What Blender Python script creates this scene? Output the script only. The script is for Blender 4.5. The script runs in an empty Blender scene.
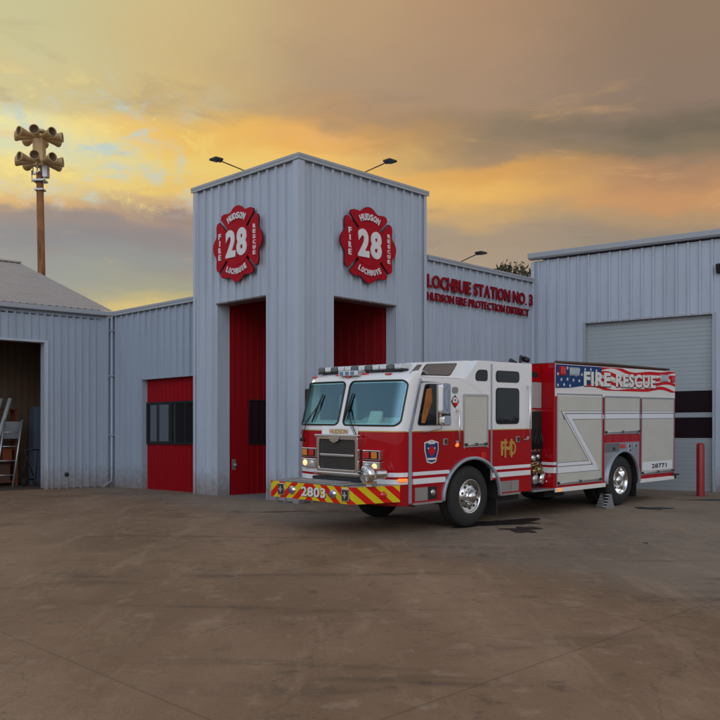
import bpy, bmesh, math, random
from mathutils import Vector, Matrix
random.seed(7)
PI = math.pi
sc = bpy.context.scene
COL = sc.collection

# ------------------------------------------------------------ helpers
def lin(c):
    return tuple(((v/255)/12.92 if v/255 <= .04045 else (((v/255)+.055)/1.055)**2.4) for v in c) + (1,)

class MB:
    """collects shapes; build() links them as one mesh object"""
    def __init__(s):
        s.v = []; s.f = []; s.m = []; s.sm = []; s.uv = {}
    def poly(s, pts, mi=0, smooth=False):
        b = len(s.v); s.v += [tuple(p) for p in pts]
        s.f.append(list(range(b, b+len(pts)))); s.m.append(mi); s.sm.append(smooth)
    def faces(s, vs, fs, mi=0, smooth=False):
        b = len(s.v); s.v += [tuple(p) for p in vs]
        for f in fs:
            s.f.append([b+i for i in f]); s.m.append(mi); s.sm.append(smooth)
    def box(s, x0, x1, y0, y1, z0, z1, mi=0, M=None):
        vs = [(x0,y0,z0),(x1,y0,z0),(x1,y1,z0),(x0,y1,z0),(x0,y0,z1),(x1,y0,z1),(x1,y1,z1),(x0,y1,z1)]
        if M: vs = [M @ Vector(v) for v in vs]
        s.faces(vs, [(3,2,1,0),(4,5,6,7),(0,1,5,4),(1,2,6,5),(2,3,7,6),(3,0,4,7)], mi)
    def tube(s, pts, r, n=10, mi=0, cap=True, smooth=True):
        pts = [Vector(p) for p in pts]; N = len(pts)
        rs = r if isinstance(r, (list, tuple)) else [r]*N
        vs = []
        prev = None
        for i, p in enumerate(pts):
            if i == 0: t = pts[1]-p
            elif i == N-1: t = p-pts[i-1]
            else: t = (pts[i+1]-p).normalized()+(p-pts[i-1]).normalized()
            if t.length < 1e-9: t = Vector((0,0,1))
            t.normalize()
            if prev is None:
                a = Vector((0,0,1)) if abs(t.z) < .9 else Vector((1,0,0))
                u = t.cross(a).normalized()
            else:
                u = (prev-t*prev.dot(t)).normalized()
            prev = u; w = t.cross(u)
            for k in range(n):
                a = 2*PI*k/n
                vs.append(p+u*math.cos(a)*rs[i]+w*math.sin(a)*rs[i])
        fs = []
        for i in range(N-1):
            for k in range(n):
                k2 = (k+1) % n
                fs.append((i*n+k, i*n+k2, (i+1)*n+k2, (i+1)*n+k))
        s.faces(vs, fs, mi, smooth)
        if cap:
            s.poly(vs[:n][::-1], mi); s.poly(vs[-n:], mi)
    def lathe(s, prof, c, ax, n=32, mi=0, smooth=True):
        """prof: (r, h) pairs round axis ax through c"""
        ax = Vector(ax).normalized(); c = Vector(c)
        a = Vector((0,0,1)) if abs(ax.z) < .9 else Vector((1,0,0))
        u = ax.cross(a).normalized(); w = ax.cross(u)
        vs = []
        for r, h in prof:
            for k in range(n):
                t = 2*PI*k/n
                vs.append(c+ax*h+u*math.cos(t)*r+w*math.sin(t)*r)
        fs = []
        for i in range(len(prof)-1):
            for k in range(n):
                k2 = (k+1) % n
                fs.append((i*n+k, i*n+k2, (i+1)*n+k2, (i+1)*n+k))
        s.faces(vs, fs, mi, smooth)
    def prism(s, pts, fn, d0, d1, mi=0, mside=None):
        """2-D outline pts; fn(u, v, d) -> xyz"""
        a = [fn(u, v, d0) for u, v in pts]; b = [fn(u, v, d1) for u, v in pts]
        s.poly(a, mi); s.poly(b[::-1], mi)
        n = len(pts)
        for i in range(n):
            j = (i+1) % n
            s.poly([a[j], a[i], b[i], b[j]], mi if mside is None else mside)
    def build(s, name, mats, parent=None, bevel=0, seg=2, fixn=True):
        me = bpy.data.meshes.new(name)
        me.from_pydata(s.v, [], s.f)
        if not isinstance(mats, (list, tuple)): mats = [mats]
        for m in mats: me.materials.append(m)
        for i, p in enumerate(me.polygons):
            p.material_index = s.m[i]; p.use_smooth = s.sm[i]
        me.validate(); me.update()
        if fixn:
            bm = bmesh.new(); bm.from_mesh(me)
            bmesh.ops.remove_doubles(bm, verts=bm.verts, dist=1e-5)
            bmesh.ops.recalc_face_normals(bm, faces=bm.faces)
            bm.to_mesh(me); bm.free()
        o = bpy.data.objects.new(name, me); COL.objects.link(o)
        if parent: o.parent = parent
        if bevel:
            b = o.modifiers.new('bevel', 'BEVEL'); b.width = bevel; b.segments = seg
            b.limit_method = 'ANGLE'; b.angle_limit = math.radians(35)
        return o

def tag(o, label=None, cat=None, group=None, kind=None):
    if label: o['label'] = label
    if cat: o['category'] = cat
    if group: o['group'] = group
    if kind: o['kind'] = kind
    return o
def empty(name, loc=(0,0,0), rot=None, label=None, cat=None, group=None):
    o = bpy.data.objects.new(name, None); COL.objects.link(o)
    o.location = loc; o.empty_display_size = .3
    if rot is not None: o.rotation_euler = rot
    return tag(o, label, cat, group)
def copy_tree(o, parent=None):
    c = o.copy(); COL.objects.link(c); c.parent = parent
    for ch in [k for k in COL.objects if k.parent == o]: copy_tree(ch, c)
    return c

def rrect(u0, u1, v0, v1, r, n=6):
    pts = []
    for cx, cy, a0 in ((u1-r, v0+r, -90), (u1-r, v1-r, 0), (u0+r, v1-r, 90), (u0+r, v0+r, 180)):
        for k in range(n+1):
            a = math.radians(a0+90*k/n)
            pts.append((cx+r*math.cos(a), cy+r*math.sin(a)))
    return pts
def circ(cx, cy, r, n=24):
    return [(cx+r*math.cos(2*PI*k/n), cy+r*math.sin(2*PI*k/n)) for k in range(n)]

def text_mesh(txt, size, bold=.0, extr=.01, sx=1.0, spacing=1.0):
    cu = bpy.data.curves.new('lettering', 'FONT'); cu.body = txt; cu.size = size
    cu.offset = min(bold, .055); cu.extrude = extr; cu.align_x = 'CENTER'; cu.align_y = 'CENTER'
    cu.space_character = spacing; cu.resolution_u = 4
    o = bpy.data.objects.new('lettering', cu); COL.objects.link(o)
    dg = bpy.context.evaluated_depsgraph_get(); dg.update()
    me = bpy.data.meshes.new_from_object(o.evaluated_get(dg))
    bpy.data.objects.remove(o); bpy.data.curves.remove(cu)
    xs = [v.co.x for v in me.vertices]; ys = [v.co.y for v in me.vertices]
    cx = (min(xs)+max(xs))/2; cy = (min(ys)+max(ys))/2
    for v in me.vertices: v.co.x = (v.co.x-cx)*sx; v.co.y -= cy
    return me
def fit_text(txt, width, height, bold, extr, spacing=1.0):
    me = text_mesh(txt, 1.0, bold, 1, 1, spacing)
    xs = [v.co.x for v in me.vertices]; ys = [v.co.y for v in me.vertices]
    kx = width/(max(xs)-min(xs)); ky = height/(max(ys)-min(ys))
    for v in me.vertices: v.co = (v.co.x*kx, v.co.y*ky, v.co.z*extr)
    return me
def put_mesh(name, me, mat, parent, loc, X, Y):
    """place a mesh lying in its xy plane so that its x, y run along X, Y"""
    me.materials.clear(); me.materials.append(mat)
    X = Vector(X).normalized(); Y = Vector(Y).normalized(); Z = X.cross(Y)
    M = Matrix((X, Y, Z)).transposed().to_4x4(); M.translation = Vector(loc)
    o = bpy.data.objects.new(name, me); COL.objects.link(o); o.parent = parent
    o.matrix_basis = M
    return o

# ------------------------------------------------------------ materials
def newmat(name):
    m = bpy.data.materials.new(name); m.use_nodes = True
    nt = m.node_tree; bs = nt.nodes['Principled BSDF']
    return m, nt, bs
def mat(name, col, rough=.5, metal=0, coat=0, var=.0, vscale=3, bump=0, bscale=40, emit=None, es=0, dirt=None, dirtamt=0, spec=.5, coatr=.05, splash=None):
    m, nt, bs = newmat(name); N = nt.nodes.new; L = nt.links.new
    bs.inputs['Roughness'].default_value = rough; bs.inputs['Metallic'].default_value = metal
    bs.inputs['Coat Weight'].default_value = coat; bs.inputs['Coat Roughness'].default_value = coatr
    bs.inputs['Specular IOR Level'].default_value = spec
    tc = N('ShaderNodeTexCoord')
    no = N('ShaderNodeTexNoise'); no.inputs['Scale'].default_value = vscale; no.inputs['Detail'].default_value = 6
    L(tc.outputs['Object'], no.inputs['Vector'])
    mx = N('ShaderNodeMixRGB'); mx.blend_type = 'MIX'
    c = col[:3]
    mx.inputs[1].default_value = tuple(v*(1-var) for v in c)+(1,)
    mx.inputs[2].default_value = tuple(min(1, v*(1+var)) for v in c)+(1,)
    L(no.outputs['Fac'], mx.inputs[0])
    out = mx.outputs[0]
    if dirt:
        n2 = N('ShaderNodeTexNoise'); n2.inputs['Scale'].default_value = vscale*.7; n2.inputs['Detail'].default_value = 9
        mp = N('ShaderNodeMapping'); mp.inputs['Scale'].default_value = (2.5,2.5,.35)
        L(tc.outputs['Object'], mp.inputs[0]); L(mp.outputs[0], n2.inputs['Vector'])
        rp = N('ShaderNodeMapRange'); rp.inputs[1].default_value = .48; rp.inputs[2].default_value = .72; rp.inputs[4].default_value = dirtamt
        L(n2.outputs['Fac'], rp.inputs[0])
        m2 = N('ShaderNodeMixRGB'); m2.inputs[2].default_value = dirt
        L(rp.outputs[0], m2.inputs[0]); L(out, m2.inputs[1]); out = m2.outputs[0]
    if splash:      # mud splashed up from the ground
        sp = N('ShaderNodeSeparateXYZ'); L(tc.outputs['Object'], sp.inputs[0])
        n4 = N('ShaderNodeTexNoise'); n4.inputs['Scale'].default_value = 7; n4.inputs['Detail'].default_value = 8; L(tc.outputs['Object'], n4.inputs['Vector'])
        ma = N('ShaderNodeMath'); ma.operation = 'MULTIPLY_ADD'; ma.inputs[1].default_value = -.9; L(n4.outputs['Fac'], ma.inputs[0]); L(sp.outputs[2], ma.inputs[2])
        r4 = N('ShaderNodeMapRange'); r4.inputs[1].default_value = .25; r4.inputs[2].default_value = -.42; r4.inputs[4].default_value = .75; L(ma.outputs[0], r4.inputs[0])
        m4 = N('ShaderNodeMixRGB'); m4.inputs[2].default_value = splash; L(r4.outputs[0], m4.inputs[0]); L(out, m4.inputs[1]); out = m4.outputs[0]
    L(out, bs.inputs['Base Color'])
    rr = N('ShaderNodeMapRange'); rr.inputs[3].default_value = max(.02, rough*.8); rr.inputs[4].default_value = min(1, rough*1.2)
    n3 = N('ShaderNodeTexNoise'); n3.inputs['Scale'].default_value = vscale*2.3
    L(tc.outputs['Object'], n3.inputs['Vector']); L(n3.outputs['Fac'], rr.inputs[0]); L(rr.outputs[0], bs.inputs['Roughness'])
    if bump:
        nb = N('ShaderNodeTexNoise'); nb.inputs['Scale'].default_value = bscale; nb.inputs['Detail'].default_value = 5
        L(tc.outputs['Object'], nb.inputs['Vector'])
        b = N('ShaderNodeBump'); b.inputs['Strength'].default_value = bump; b.inputs['Distance'].default_value = .01
        L(nb.outputs['Fac'], b.inputs['Height']); L(b.outputs[0], bs.inputs['Normal'])
    if emit:
        bs.inputs['Emission Color'].default_value = emit; bs.inputs['Emission Strength'].default_value = es
    return m

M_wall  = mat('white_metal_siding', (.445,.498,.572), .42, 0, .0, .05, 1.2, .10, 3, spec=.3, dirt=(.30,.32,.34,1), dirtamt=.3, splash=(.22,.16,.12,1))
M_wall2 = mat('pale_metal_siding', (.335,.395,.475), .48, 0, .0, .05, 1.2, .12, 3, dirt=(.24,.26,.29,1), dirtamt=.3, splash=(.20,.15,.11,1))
M_trim  = mat('metal_trim', (.34,.36,.39), .4, 0, .0, .04, 2, .05, 5, dirt=(.4,.38,.36,1), dirtamt=.3)
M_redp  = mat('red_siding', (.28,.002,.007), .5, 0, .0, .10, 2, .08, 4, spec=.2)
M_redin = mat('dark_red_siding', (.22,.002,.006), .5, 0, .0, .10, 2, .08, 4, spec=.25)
M_roof  = mat('galvanised_roof', (.38,.33,.305), .55, .0, 0, .08, 1.5, .1, 4, dirt=(.3,.24,.2,1), dirtamt=.5)
M_hdr = mat('header_brown', (.16,.11,.10), .6, var=.2)
M_dark  = mat('dark_void', (.012,.010,.010), .8)
M_black = mat('black_rubber_trim', (.015,.015,.016), .5)
M_frame = mat('dark_frame', (.012,.012,.013), .45)
M_glass = mat('dark_window_glass', (.012,.014,.016), .06, 0, 0, .0, spec=.8)
M_sign  = mat('red_sign_paint', (.40,.002,.012), .6, 0, .0, .15, 4, .1, 12, spec=.15)
M_sign2 = mat('dark_red_letters', (.24,.002,.010), .55, 0, 0, .15, 4, .1, 12, spec=.15)
M_signw = mat('white_sign_letters', (.72,.70,.70), .5, 0, 0, .15, 8, .1, 20)
M_sdark = mat('sign_edge', (.10,.004,.006), .5)
M_gdoor = mat('garage_door_panel', (.47,.51,.52), .45, 0, 0, .05, 1.2, .08, 5, dirt=(.33,.33,.32,1), dirtamt=.4)
M_wood  = mat('weathered_pole_wood', (.27,.105,.034), .8, 0, 0, .35, 3, .5, 18, dirt=(.05,.022,.012,1), dirtamt=.9)
M_siren = mat('siren_tan_paint', (.52,.35,.16), .55, 0, 0, .2, 3, .1, 10, dirt=(.36,.19,.07,1), dirtamt=.6)
M_mouth = mat('siren_horn_throat', (.12,.08,.045), .8)
M_steel = mat('galvanised_steel', (.40,.41,.42), .4, .7, 0, .1, 5)
M_boll  = mat('bollard_red_paint', (.28,.010,.012), .45, 0, .1, .15, 6, .2, 20)

# truck
M_tred  = mat('truck_red_paint', (.40,.002,.008), .35, 0, .5, .05, 2, coatr=.02, spec=.08)
M_twhite= mat('truck_white_paint', (.84,.83,.82), .3, 0, .9, .02, 2, coatr=.04)
M_refl  = mat('silver_white_stripe', (.80,.81,.82), .35, 0, .3, .04, 5)
M_chrome= mat('chrome', (.78,.77,.75), .12, 1, 0, .05, 5)
M_brush = mat('brushed_aluminium', (.55,.55,.55), .32, .9, 0, .08, 8)
M_pillar= mat('satin_trim', (.42,.46,.52), .3, .6, 0, .04, 4)
M_tyre  = mat('tyre_rubber', (.022,.020,.019), .75, 0, 0, .25, 6, .2, 60)
M_shut  = mat('shutter_aluminium', (.50,.49,.43), .42, .35, 0, .04, 2)
M_under = mat('chassis_black', (.012,.011,.011), .7)
M_gold  = mat('gold_leaf', (.62,.36,.08), .35, .5, 0, .15, 20)
M_blue  = mat('flag_blue', (.012,.05,.17), .5, 0, .0, .1, 6, spec=.2)
M_fred  = mat('flag_red', (.60,.006,.010), .5, 0, .0, .06, 6, spec=.2)
M_fwhite= mat('flag_white', (.80,.78,.73), .4, 0, .3, .04, 6)
M_lred  = mat('red_lens', (.60,.008,.006), .15, 0, .8, .1, 30)
M_lamb  = mat('amber_lens', (.75,.22,.02), .15, 0, .8, .1, 30)
M_lclr  = mat('clear_lens', (.60,.64,.66), .1, .5, .8, .25, 30)
M_lblue = mat('blue_lens', (.10,.16,.30), .15, .3, .8, .1, 30)
M_lsmoke= mat('smoked_lens', (.07,.08,.08), .15, .2, .8, .1, 30)
M_lit   = mat('lit_headlamp', (.9,.7,.35), .2, 0, 0, 0, emit=(1,.62,.22,1), es=.9)
M_lita  = mat('lit_amber_lamp', (.9,.3,.05), .2, 0, 0, 0, emit=(1,.22,.02,1), es=.7)
M_tread = mat('diamond_plate', (.40,.38,.36), .38, .7, 0, .15, 25, .5, 70)
M_hose  = mat('canvas_hose', (.25,.20,.11), .8, 0, 0, .3, 15, .3, 50)
M_brass = mat('brass_fittings', (.42,.30,.12), .3, .9, 0, .2, 10)
M_white = mat('white_lettering', (.75,.74,.72), .45)
M_wrefl  = mat('orange_reflection', (.50,.17,.03), .7, 0, 0, .5, 9, dirt=(.05,.025,.015,1), dirtamt=1)  # orange of the reflection painted on the door window

def glass_tinted(name, col, metal=.75, rough=.04):
    m, nt, bs = newmat(name); N = nt.nodes.new; L = nt.links.new
    bs.inputs['Base Color'].default_value = col+(1,)
    bs.inputs['Metallic'].default_value = metal; bs.inputs['Roughness'].default_value = rough
    tc = N('ShaderNodeTexCoord'); no = N('ShaderNodeTexNoise'); no.inputs['Scale'].default_value = 1.4
    L(tc.outputs['Object'], no.inputs['Vector'])
    b = N('ShaderNodeBump'); b.inputs['Strength'].default_value = .10; b.inputs['Distance'].default_value = .05
    L(no.outputs['Fac'], b.inputs['Height']); L(b.outputs[0], bs.inputs['Normal'])
    return m
def clear_glass(name, tint, refl, fac):
    m = bpy.data.materials.new(name); m.use_nodes = True; nt = m.node_tree; nt.nodes.clear(); N = nt.nodes.new; L = nt.links.new
    t = N('ShaderNodeBsdfTransparent'); t.inputs[0].default_value = tint+(1,)
    g = N('ShaderNodeBsdfGlossy'); g.inputs['Color'].default_value = refl+(1,); g.inputs['Roughness'].default_value = .03
    tc = N('ShaderNodeTexCoord'); no = N('ShaderNodeTexNoise'); no.inputs['Scale'].default_value = 1.6; L(tc.outputs['Object'], no.inputs['Vector'])
    b = N('ShaderNodeBump'); b.inputs['Strength'].default_value = .25; b.inputs['Distance'].default_value = .05; L(no.outputs['Fac'], b.inputs['Height']); L(b.outputs[0], g.inputs['Normal'])
    mx = N('ShaderNodeMixShader'); mx.inputs[0].default_value = fac
    L(t.outputs[0], mx.inputs[1]); L(g.outputs[0], mx.inputs[2]); o = N('ShaderNodeOutputMaterial'); L(mx.outputs[0], o.inputs[0])
    return m
M_wind = clear_glass('windshield_glass', (.62,.90,.88), (.40,.70,.85), .19)
M_tint = glass_tinted('side_glass', (.018,.026,.035), .5)
M_tint2= glass_tinted('roof_side_glass', (.16,.13,.11), .5)
M_mirr = glass_tinted('mirror_glass', (.75,.75,.75), 1)

def chevron_mat():
    m, nt, bs = newmat('red_yellow_chevron'); N = nt.nodes.new; L = nt.links.new
    uv = N('ShaderNodeUVMap'); uv.uv_map = 'chev'
    sp = N('ShaderNodeSeparateXYZ'); L(uv.outputs[0], sp.inputs[0])
    ab = N('ShaderNodeMath'); ab.operation = 'ABSOLUTE'; L(sp.outputs[0], ab.inputs[0])
    ad = N('ShaderNodeMath'); ad.operation = 'ADD'; L(ab.outputs[0], ad.inputs[0]); L(sp.outputs[1], ad.inputs[1])
    dv = N('ShaderNodeMath'); dv.operation = 'DIVIDE'; dv.inputs[1].default_value = .33; L(ad.outputs[0], dv.inputs[0])
    fr = N('ShaderNodeMath'); fr.operation = 'FRACT'; L(dv.outputs[0], fr.inputs[0])
    gt = N('ShaderNodeMath'); gt.operation = 'GREATER_THAN'; gt.inputs[1].default_value = .5; L(fr.outputs[0], gt.inputs[0])
    mx = N('ShaderNodeMixRGB'); mx.inputs[1].default_value = (.66,.010,.006,1); mx.inputs[2].default_value = (.66,.54,.01,1)
    L(gt.outputs[0], mx.inputs[0]); L(mx.outputs[0], bs.inputs['Base Color'])
    bs.inputs['Roughness'].default_value = .5; bs.inputs['Specular IOR Level'].default_value = .2
    return m
M_chev = chevron_mat()

def slat_mat(name, col, pitch, axis=2, rough=.42, metal=.3, strength=.5):
    m, nt, bs = newmat(name); N = nt.nodes.new; L = nt.links.new
    tc = N('ShaderNodeTexCoord'); sp = N('ShaderNodeSeparateXYZ'); L(tc.outputs['Object'], sp.inputs[0])
    dv = N('ShaderNodeMath'); dv.operation = 'MULTIPLY'; dv.inputs[1].default_value = 1/pitch; L(sp.outputs[axis], dv.inputs[0])
    fr = N('ShaderNodeMath'); fr.operation = 'FRACT'; L(dv.outputs[0], fr.inputs[0])
    rp = N('ShaderNodeValToRGB'); e = rp.color_ramp.elements
    e[0].position = 0; e[0].color = (0,0,0,1); e[1].position = .12; e[1].color = (1,1,1,1)
    k = e.new(.9); k.color = (1,1,1,1); k = e.new(1); k.color = (0,0,0,1)
    L(fr.outputs[0], rp.inputs[0])
    b = N('ShaderNodeBump'); b.inputs['Strength'].default_value = strength; b.inputs['Distance'].default_value = .006
    L(rp.outputs[0], b.inputs['Height']); L(b.outputs[0], bs.inputs['Normal'])
    no = N('ShaderNodeTexNoise'); no.inputs['Scale'].default_value = 2; no.inputs['Detail'].default_value = 5; L(tc.outputs['Object'], no.inputs['Vector'])
    mx = N('ShaderNodeMixRGB'); mx.inputs[1].default_value = tuple(c*.9 for c in col)+(1,); mx.inputs[2].default_value = tuple(min(1,c*1.08) for c in col)+(1,)
    L(no.outputs['Fac'], mx.inputs[0]); L(mx.outputs[0], bs.inputs['Base Color'])
    bs.inputs['Roughness'].default_value = rough; bs.inputs['Metallic'].default_value = metal
    return m
M_shut = slat_mat('shutter_slats', (.66,.64,.56), .034, metal=.2, rough=.35)
M_gsl  = slat_mat('garage_door_slats', (.35,.39,.405), .115, 2, .45, .1, .8)

def ground_mat():
    m, nt, bs = newmat('concrete_apron'); N = nt.nodes.new; L = nt.links.new
    geo = N('ShaderNodeNewGeometry')
    def noise(scale, detail=8, rough=.55, stretch=None, dist=0):
        n = N('ShaderNodeTexNoise'); n.inputs['Scale'].default_value = scale; n.inputs['Detail'].default_value = detail
        n.inputs['Roughness'].default_value = rough; n.inputs['Distortion'].default_value = dist
        if stretch:
            mp = N('ShaderNodeMapping'); mp.inputs['Scale'].default_value = stretch; mp.inputs['Rotation'].default_value = (0,0,.2)
            L(geo.outputs['Position'], mp.inputs[0]); L(mp.outputs[0], n.inputs['Vector'])
        else: L(geo.outputs['Position'], n.inputs['Vector'])
        return n
    def mix(a, b, f, blend='MIX'):
        x = N('ShaderNodeMixRGB'); x.blend_type = blend
        for i, v in ((1, a), (2, b)):
            if isinstance(v, tuple): x.inputs[i].default_value = v
            else: L(v, x.inputs[i])
        if isinstance(f, float): x.inputs[0].default_value = f
        else: L(f, x.inputs[0])
        return x.outputs[0]
    def rng(src, a, b, c=0., d=1.):
        r = N('ShaderNodeMapRange'); r.inputs[1].default_value = a; r.inputs[2].default_value = b
        r.inputs[3].default_value = c; r.inputs[4].default_value = d; r.interpolation_type = 'SMOOTHSTEP'
        L(src, r.inputs[0]); return r.outputs[0]
    n1 = noise(.35, 6, .6, (1,.5,1)); n2 = noise(3.0, 10, .65); n3 = noise(45, 4, .6); n4 = noise(.8, 8, .6, (.35,1.6,1), .6)
    brown = mix((.222,.132,.073,1), (.330,.206,.124,1), rng(n1.outputs['Fac'], .35, .65))
    grey = mix((.205,.152,.105,1), (.280,.212,.150,1), rng(n1.outputs['Fac'], .35, .65))
    # old slab near the building is greyer; its edge runs out from the left shed
    sp = N('ShaderNodeSeparateXYZ'); L(geo.outputs['Position'], sp.inputs[0])
    a = N('ShaderNodeMath'); a.operation = 'MULTIPLY_ADD'; a.inputs[1].default_value = .789; a.inputs[2].default_value = 1.97*.789-15.8*.616
    L(sp.outputs[0], a.inputs[0])
    b = N('ShaderNodeMath'); b.operation = 'MULTIPLY_ADD'; b.inputs[1].default_value = .616; L(sp.outputs[1], b.inputs[0]); L(a.outputs[0], b.inputs[2])
    c = N('ShaderNodeMath'); c.operation = 'MULTIPLY_ADD'; c.inputs[1].default_value = 1.6; L(n4.outputs['Fac'], c.inputs[0]); L(b.outputs[0], c.inputs[2])
    col = mix(brown, grey, rng(c.outputs[0], .5, 2.2))
    col = mix(col, (.09,.055,.038,1), rng(n4.outputs['Fac'], .54, .72, 0., .55))
    col = mix(col, (.42,.30,.20,1), rng(n2.outputs['Fac'], .54, .70, 0., .45))
    n6 = noise(16, 6, .75); n7 = noise(90, 3, .7); n8 = noise(1.1, 9, .7, (2.2,.45,1), .4)
    col = mix(col, (.09,.06,.045,1), rng(n6.outputs['Fac'], .56, .70, 0., .40))
    col = mix(col, (.46,.36,.27,1), rng(n7.outputs['Fac'], .60, .70, 0., .45))
    col = mix(col, (.07,.05,.04,1), rng(n7.outputs['Fac'], .40, .30, 0., .55))
    col = mix(col, (.40,.27,.17,1), rng(n8.outputs['Fac'], .52, .68, 0., .40))
    col = mix(col, (.05,.035,.03,1), rng(n2.outputs['Fac'], .44, .28, 0., .45))
    # joints between slabs and hairline cracks
    br = N('ShaderNodeTexBrick'); br.offset = 0; br.inputs['Scale'].default_value = 1
    br.inputs['Brick Width'].default_value = 4.6; br.inputs['Row Height'].default_value = 4.6; br.inputs['Mortar Size'].default_value = .012
    br.inputs['Color1'].default_value = (0,0,0,1); br.inputs['Color2'].default_value = (0,0,0,1); br.inputs['Mortar'].default_value = (1,1,1,1)
    mp = N('ShaderNodeMapping'); mp.inputs['Rotation'].default_value = (0,0,math.radians(-45)); mp.inputs['Location'].default_value = (1.2,.6,0)
    L(geo.outputs['Position'], mp.inputs[0]); L(mp.outputs[0], br.inputs['Vector'])
    jf = N('ShaderNodeMath'); jf.operation = 'MULTIPLY'; jf.inputs[1].default_value = .28; L(br.outputs['Color'], jf.inputs[0])
    col = mix(col, (.035,.025,.02,1), jf.outputs[0])
    vo = N('ShaderNodeTexVoronoi'); vo.feature = 'DISTANCE_TO_EDGE'; vo.inputs['Scale'].default_value = .33
    wv = N('ShaderNodeVectorMath'); wv.operation = 'MULTIPLY_ADD'; wv.inputs[1].default_value = (.9,.9,.9)
    L(noise(1.4, 6).outputs['Color'], wv.inputs[0]); L(geo.outputs['Position'], wv.inputs[2]); L(wv.outputs[0], vo.inputs['Vector'])
    col = mix(col, (.04,.028,.022,1), rng(vo.outputs['Distance'], .006, .0, 0., .22))
    L(col, bs.inputs['Base Color'])
    L(rng(n2.outputs['Fac'], .3, .7, .60, .88), bs.inputs['Roughness']); bs.inputs['Specular IOR Level'].default_value = .18
    bp = N('ShaderNodeBump'); bp.inputs['Strength'].default_value = .5; bp.inputs['Distance'].default_value = .015
    ad = N('ShaderNodeMath'); ad.operation = 'ADD'; L(n3.outputs['Fac'], ad.inputs[0]); L(n2.outputs['Fac'], ad.inputs[1])
    L(ad.outputs[0], bp.inputs['Height']); L(bp.outputs[0], bs.inputs['Normal'])
    return m
M_ground = ground_mat()
M_oil = mat('oil_stain', (.016,.010,.008), .55, 0, 0, .3, 6, .05, 30)
M_rust= mat('rust_stain', (.16,.055,.02), .8, 0, 0, .3, 6)

# ------------------------------------------------------------ ground
def gz(y):
    if y <= 19.5: return -.025*(19-y)
    t = min(1, (y-19.5)/1.5); return .0125+.025*1.5*(t-t*t/2)
g = MB()
ys = [-60,-20,0,4,8,12,16,18,19.5]+[19.5+.25*k for k in range(1,7)]+[30,60,150,600]
xs = [-600,-120,-30,-10,0,10,30,120,600]
vs = [(x, y, gz(y)) for y in ys for x in xs]; n = len(xs)
g.faces(vs, [(j*n+i, j*n+i+1, (j+1)*n+i+1, (j+1)*n+i) for j in range(len(ys)-1) for i in range(n-1)])
tag(g.build('ground', M_ground), kind='structure')

def stain(name, cx, cy, rx, ry, rot, m, label, seed, n=40, lob=.35):
    rnd = random.Random(seed); ph = [rnd.uniform(0, 6.28) for _ in range(6)]
    pts = []
    for k in range(n):
        a = 2*PI*k/n
        q = 1+lob*(math.sin(2*a+ph[0])*.4+math.sin(3*a+ph[1])*.5+math.sin(5*a+ph[2])*.35+math.sin(9*a+ph[3])*.2)
        x = math.cos(a)*rx*q; y = math.sin(a)*ry*q
        X = cx+x*math.cos(rot)-y*math.sin(rot); Y = cy+x*math.sin(rot)+y*math.cos(rot)
        pts.append((X, Y, gz(Y)+.004))
    b = MB(); b.faces([(cx,cy,gz(cy)+.004)]+pts, [(0, k+1, (k+1)%n+1) for k in range(n)])
    o = b.build(name, m); tag(o, label, None, None, 'structure'); return o
stain('oil_stain', 2.75, 16.2, .55, .42, .2, M_oil, 'dark oily stain behind the front wheel', 1, lob=.6)
stain('oil_stain', 2.78, 15.15, .30, .34, .1, M_oil, 'small dark stain in front of the long one', 2, lob=.6)
stain('oil_stain', 2.15, 15.75, .45, .20, .5, M_oil, 'thin dark streak beside the front wheel', 3, lob=.6)
stain('oil_stain', 6.15, 18.5, .34, .28, 0, M_oil, 'dark round stain in front of the garage', 4)
stain('oil_stain', 8.2, 20.3, .75, .16, 0, M_oil, 'dark streak near the bollard', 5)
stain('oil_stain', 4.4, 13.6, .05, .05, 0, M_oil, 'tiny dark spot on the open apron', 6)
stain('rust_stain', -1.5, 17.9, .50, .10, .25, M_rust, 'rusty streak in front of the corner pillar', 7)

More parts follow.
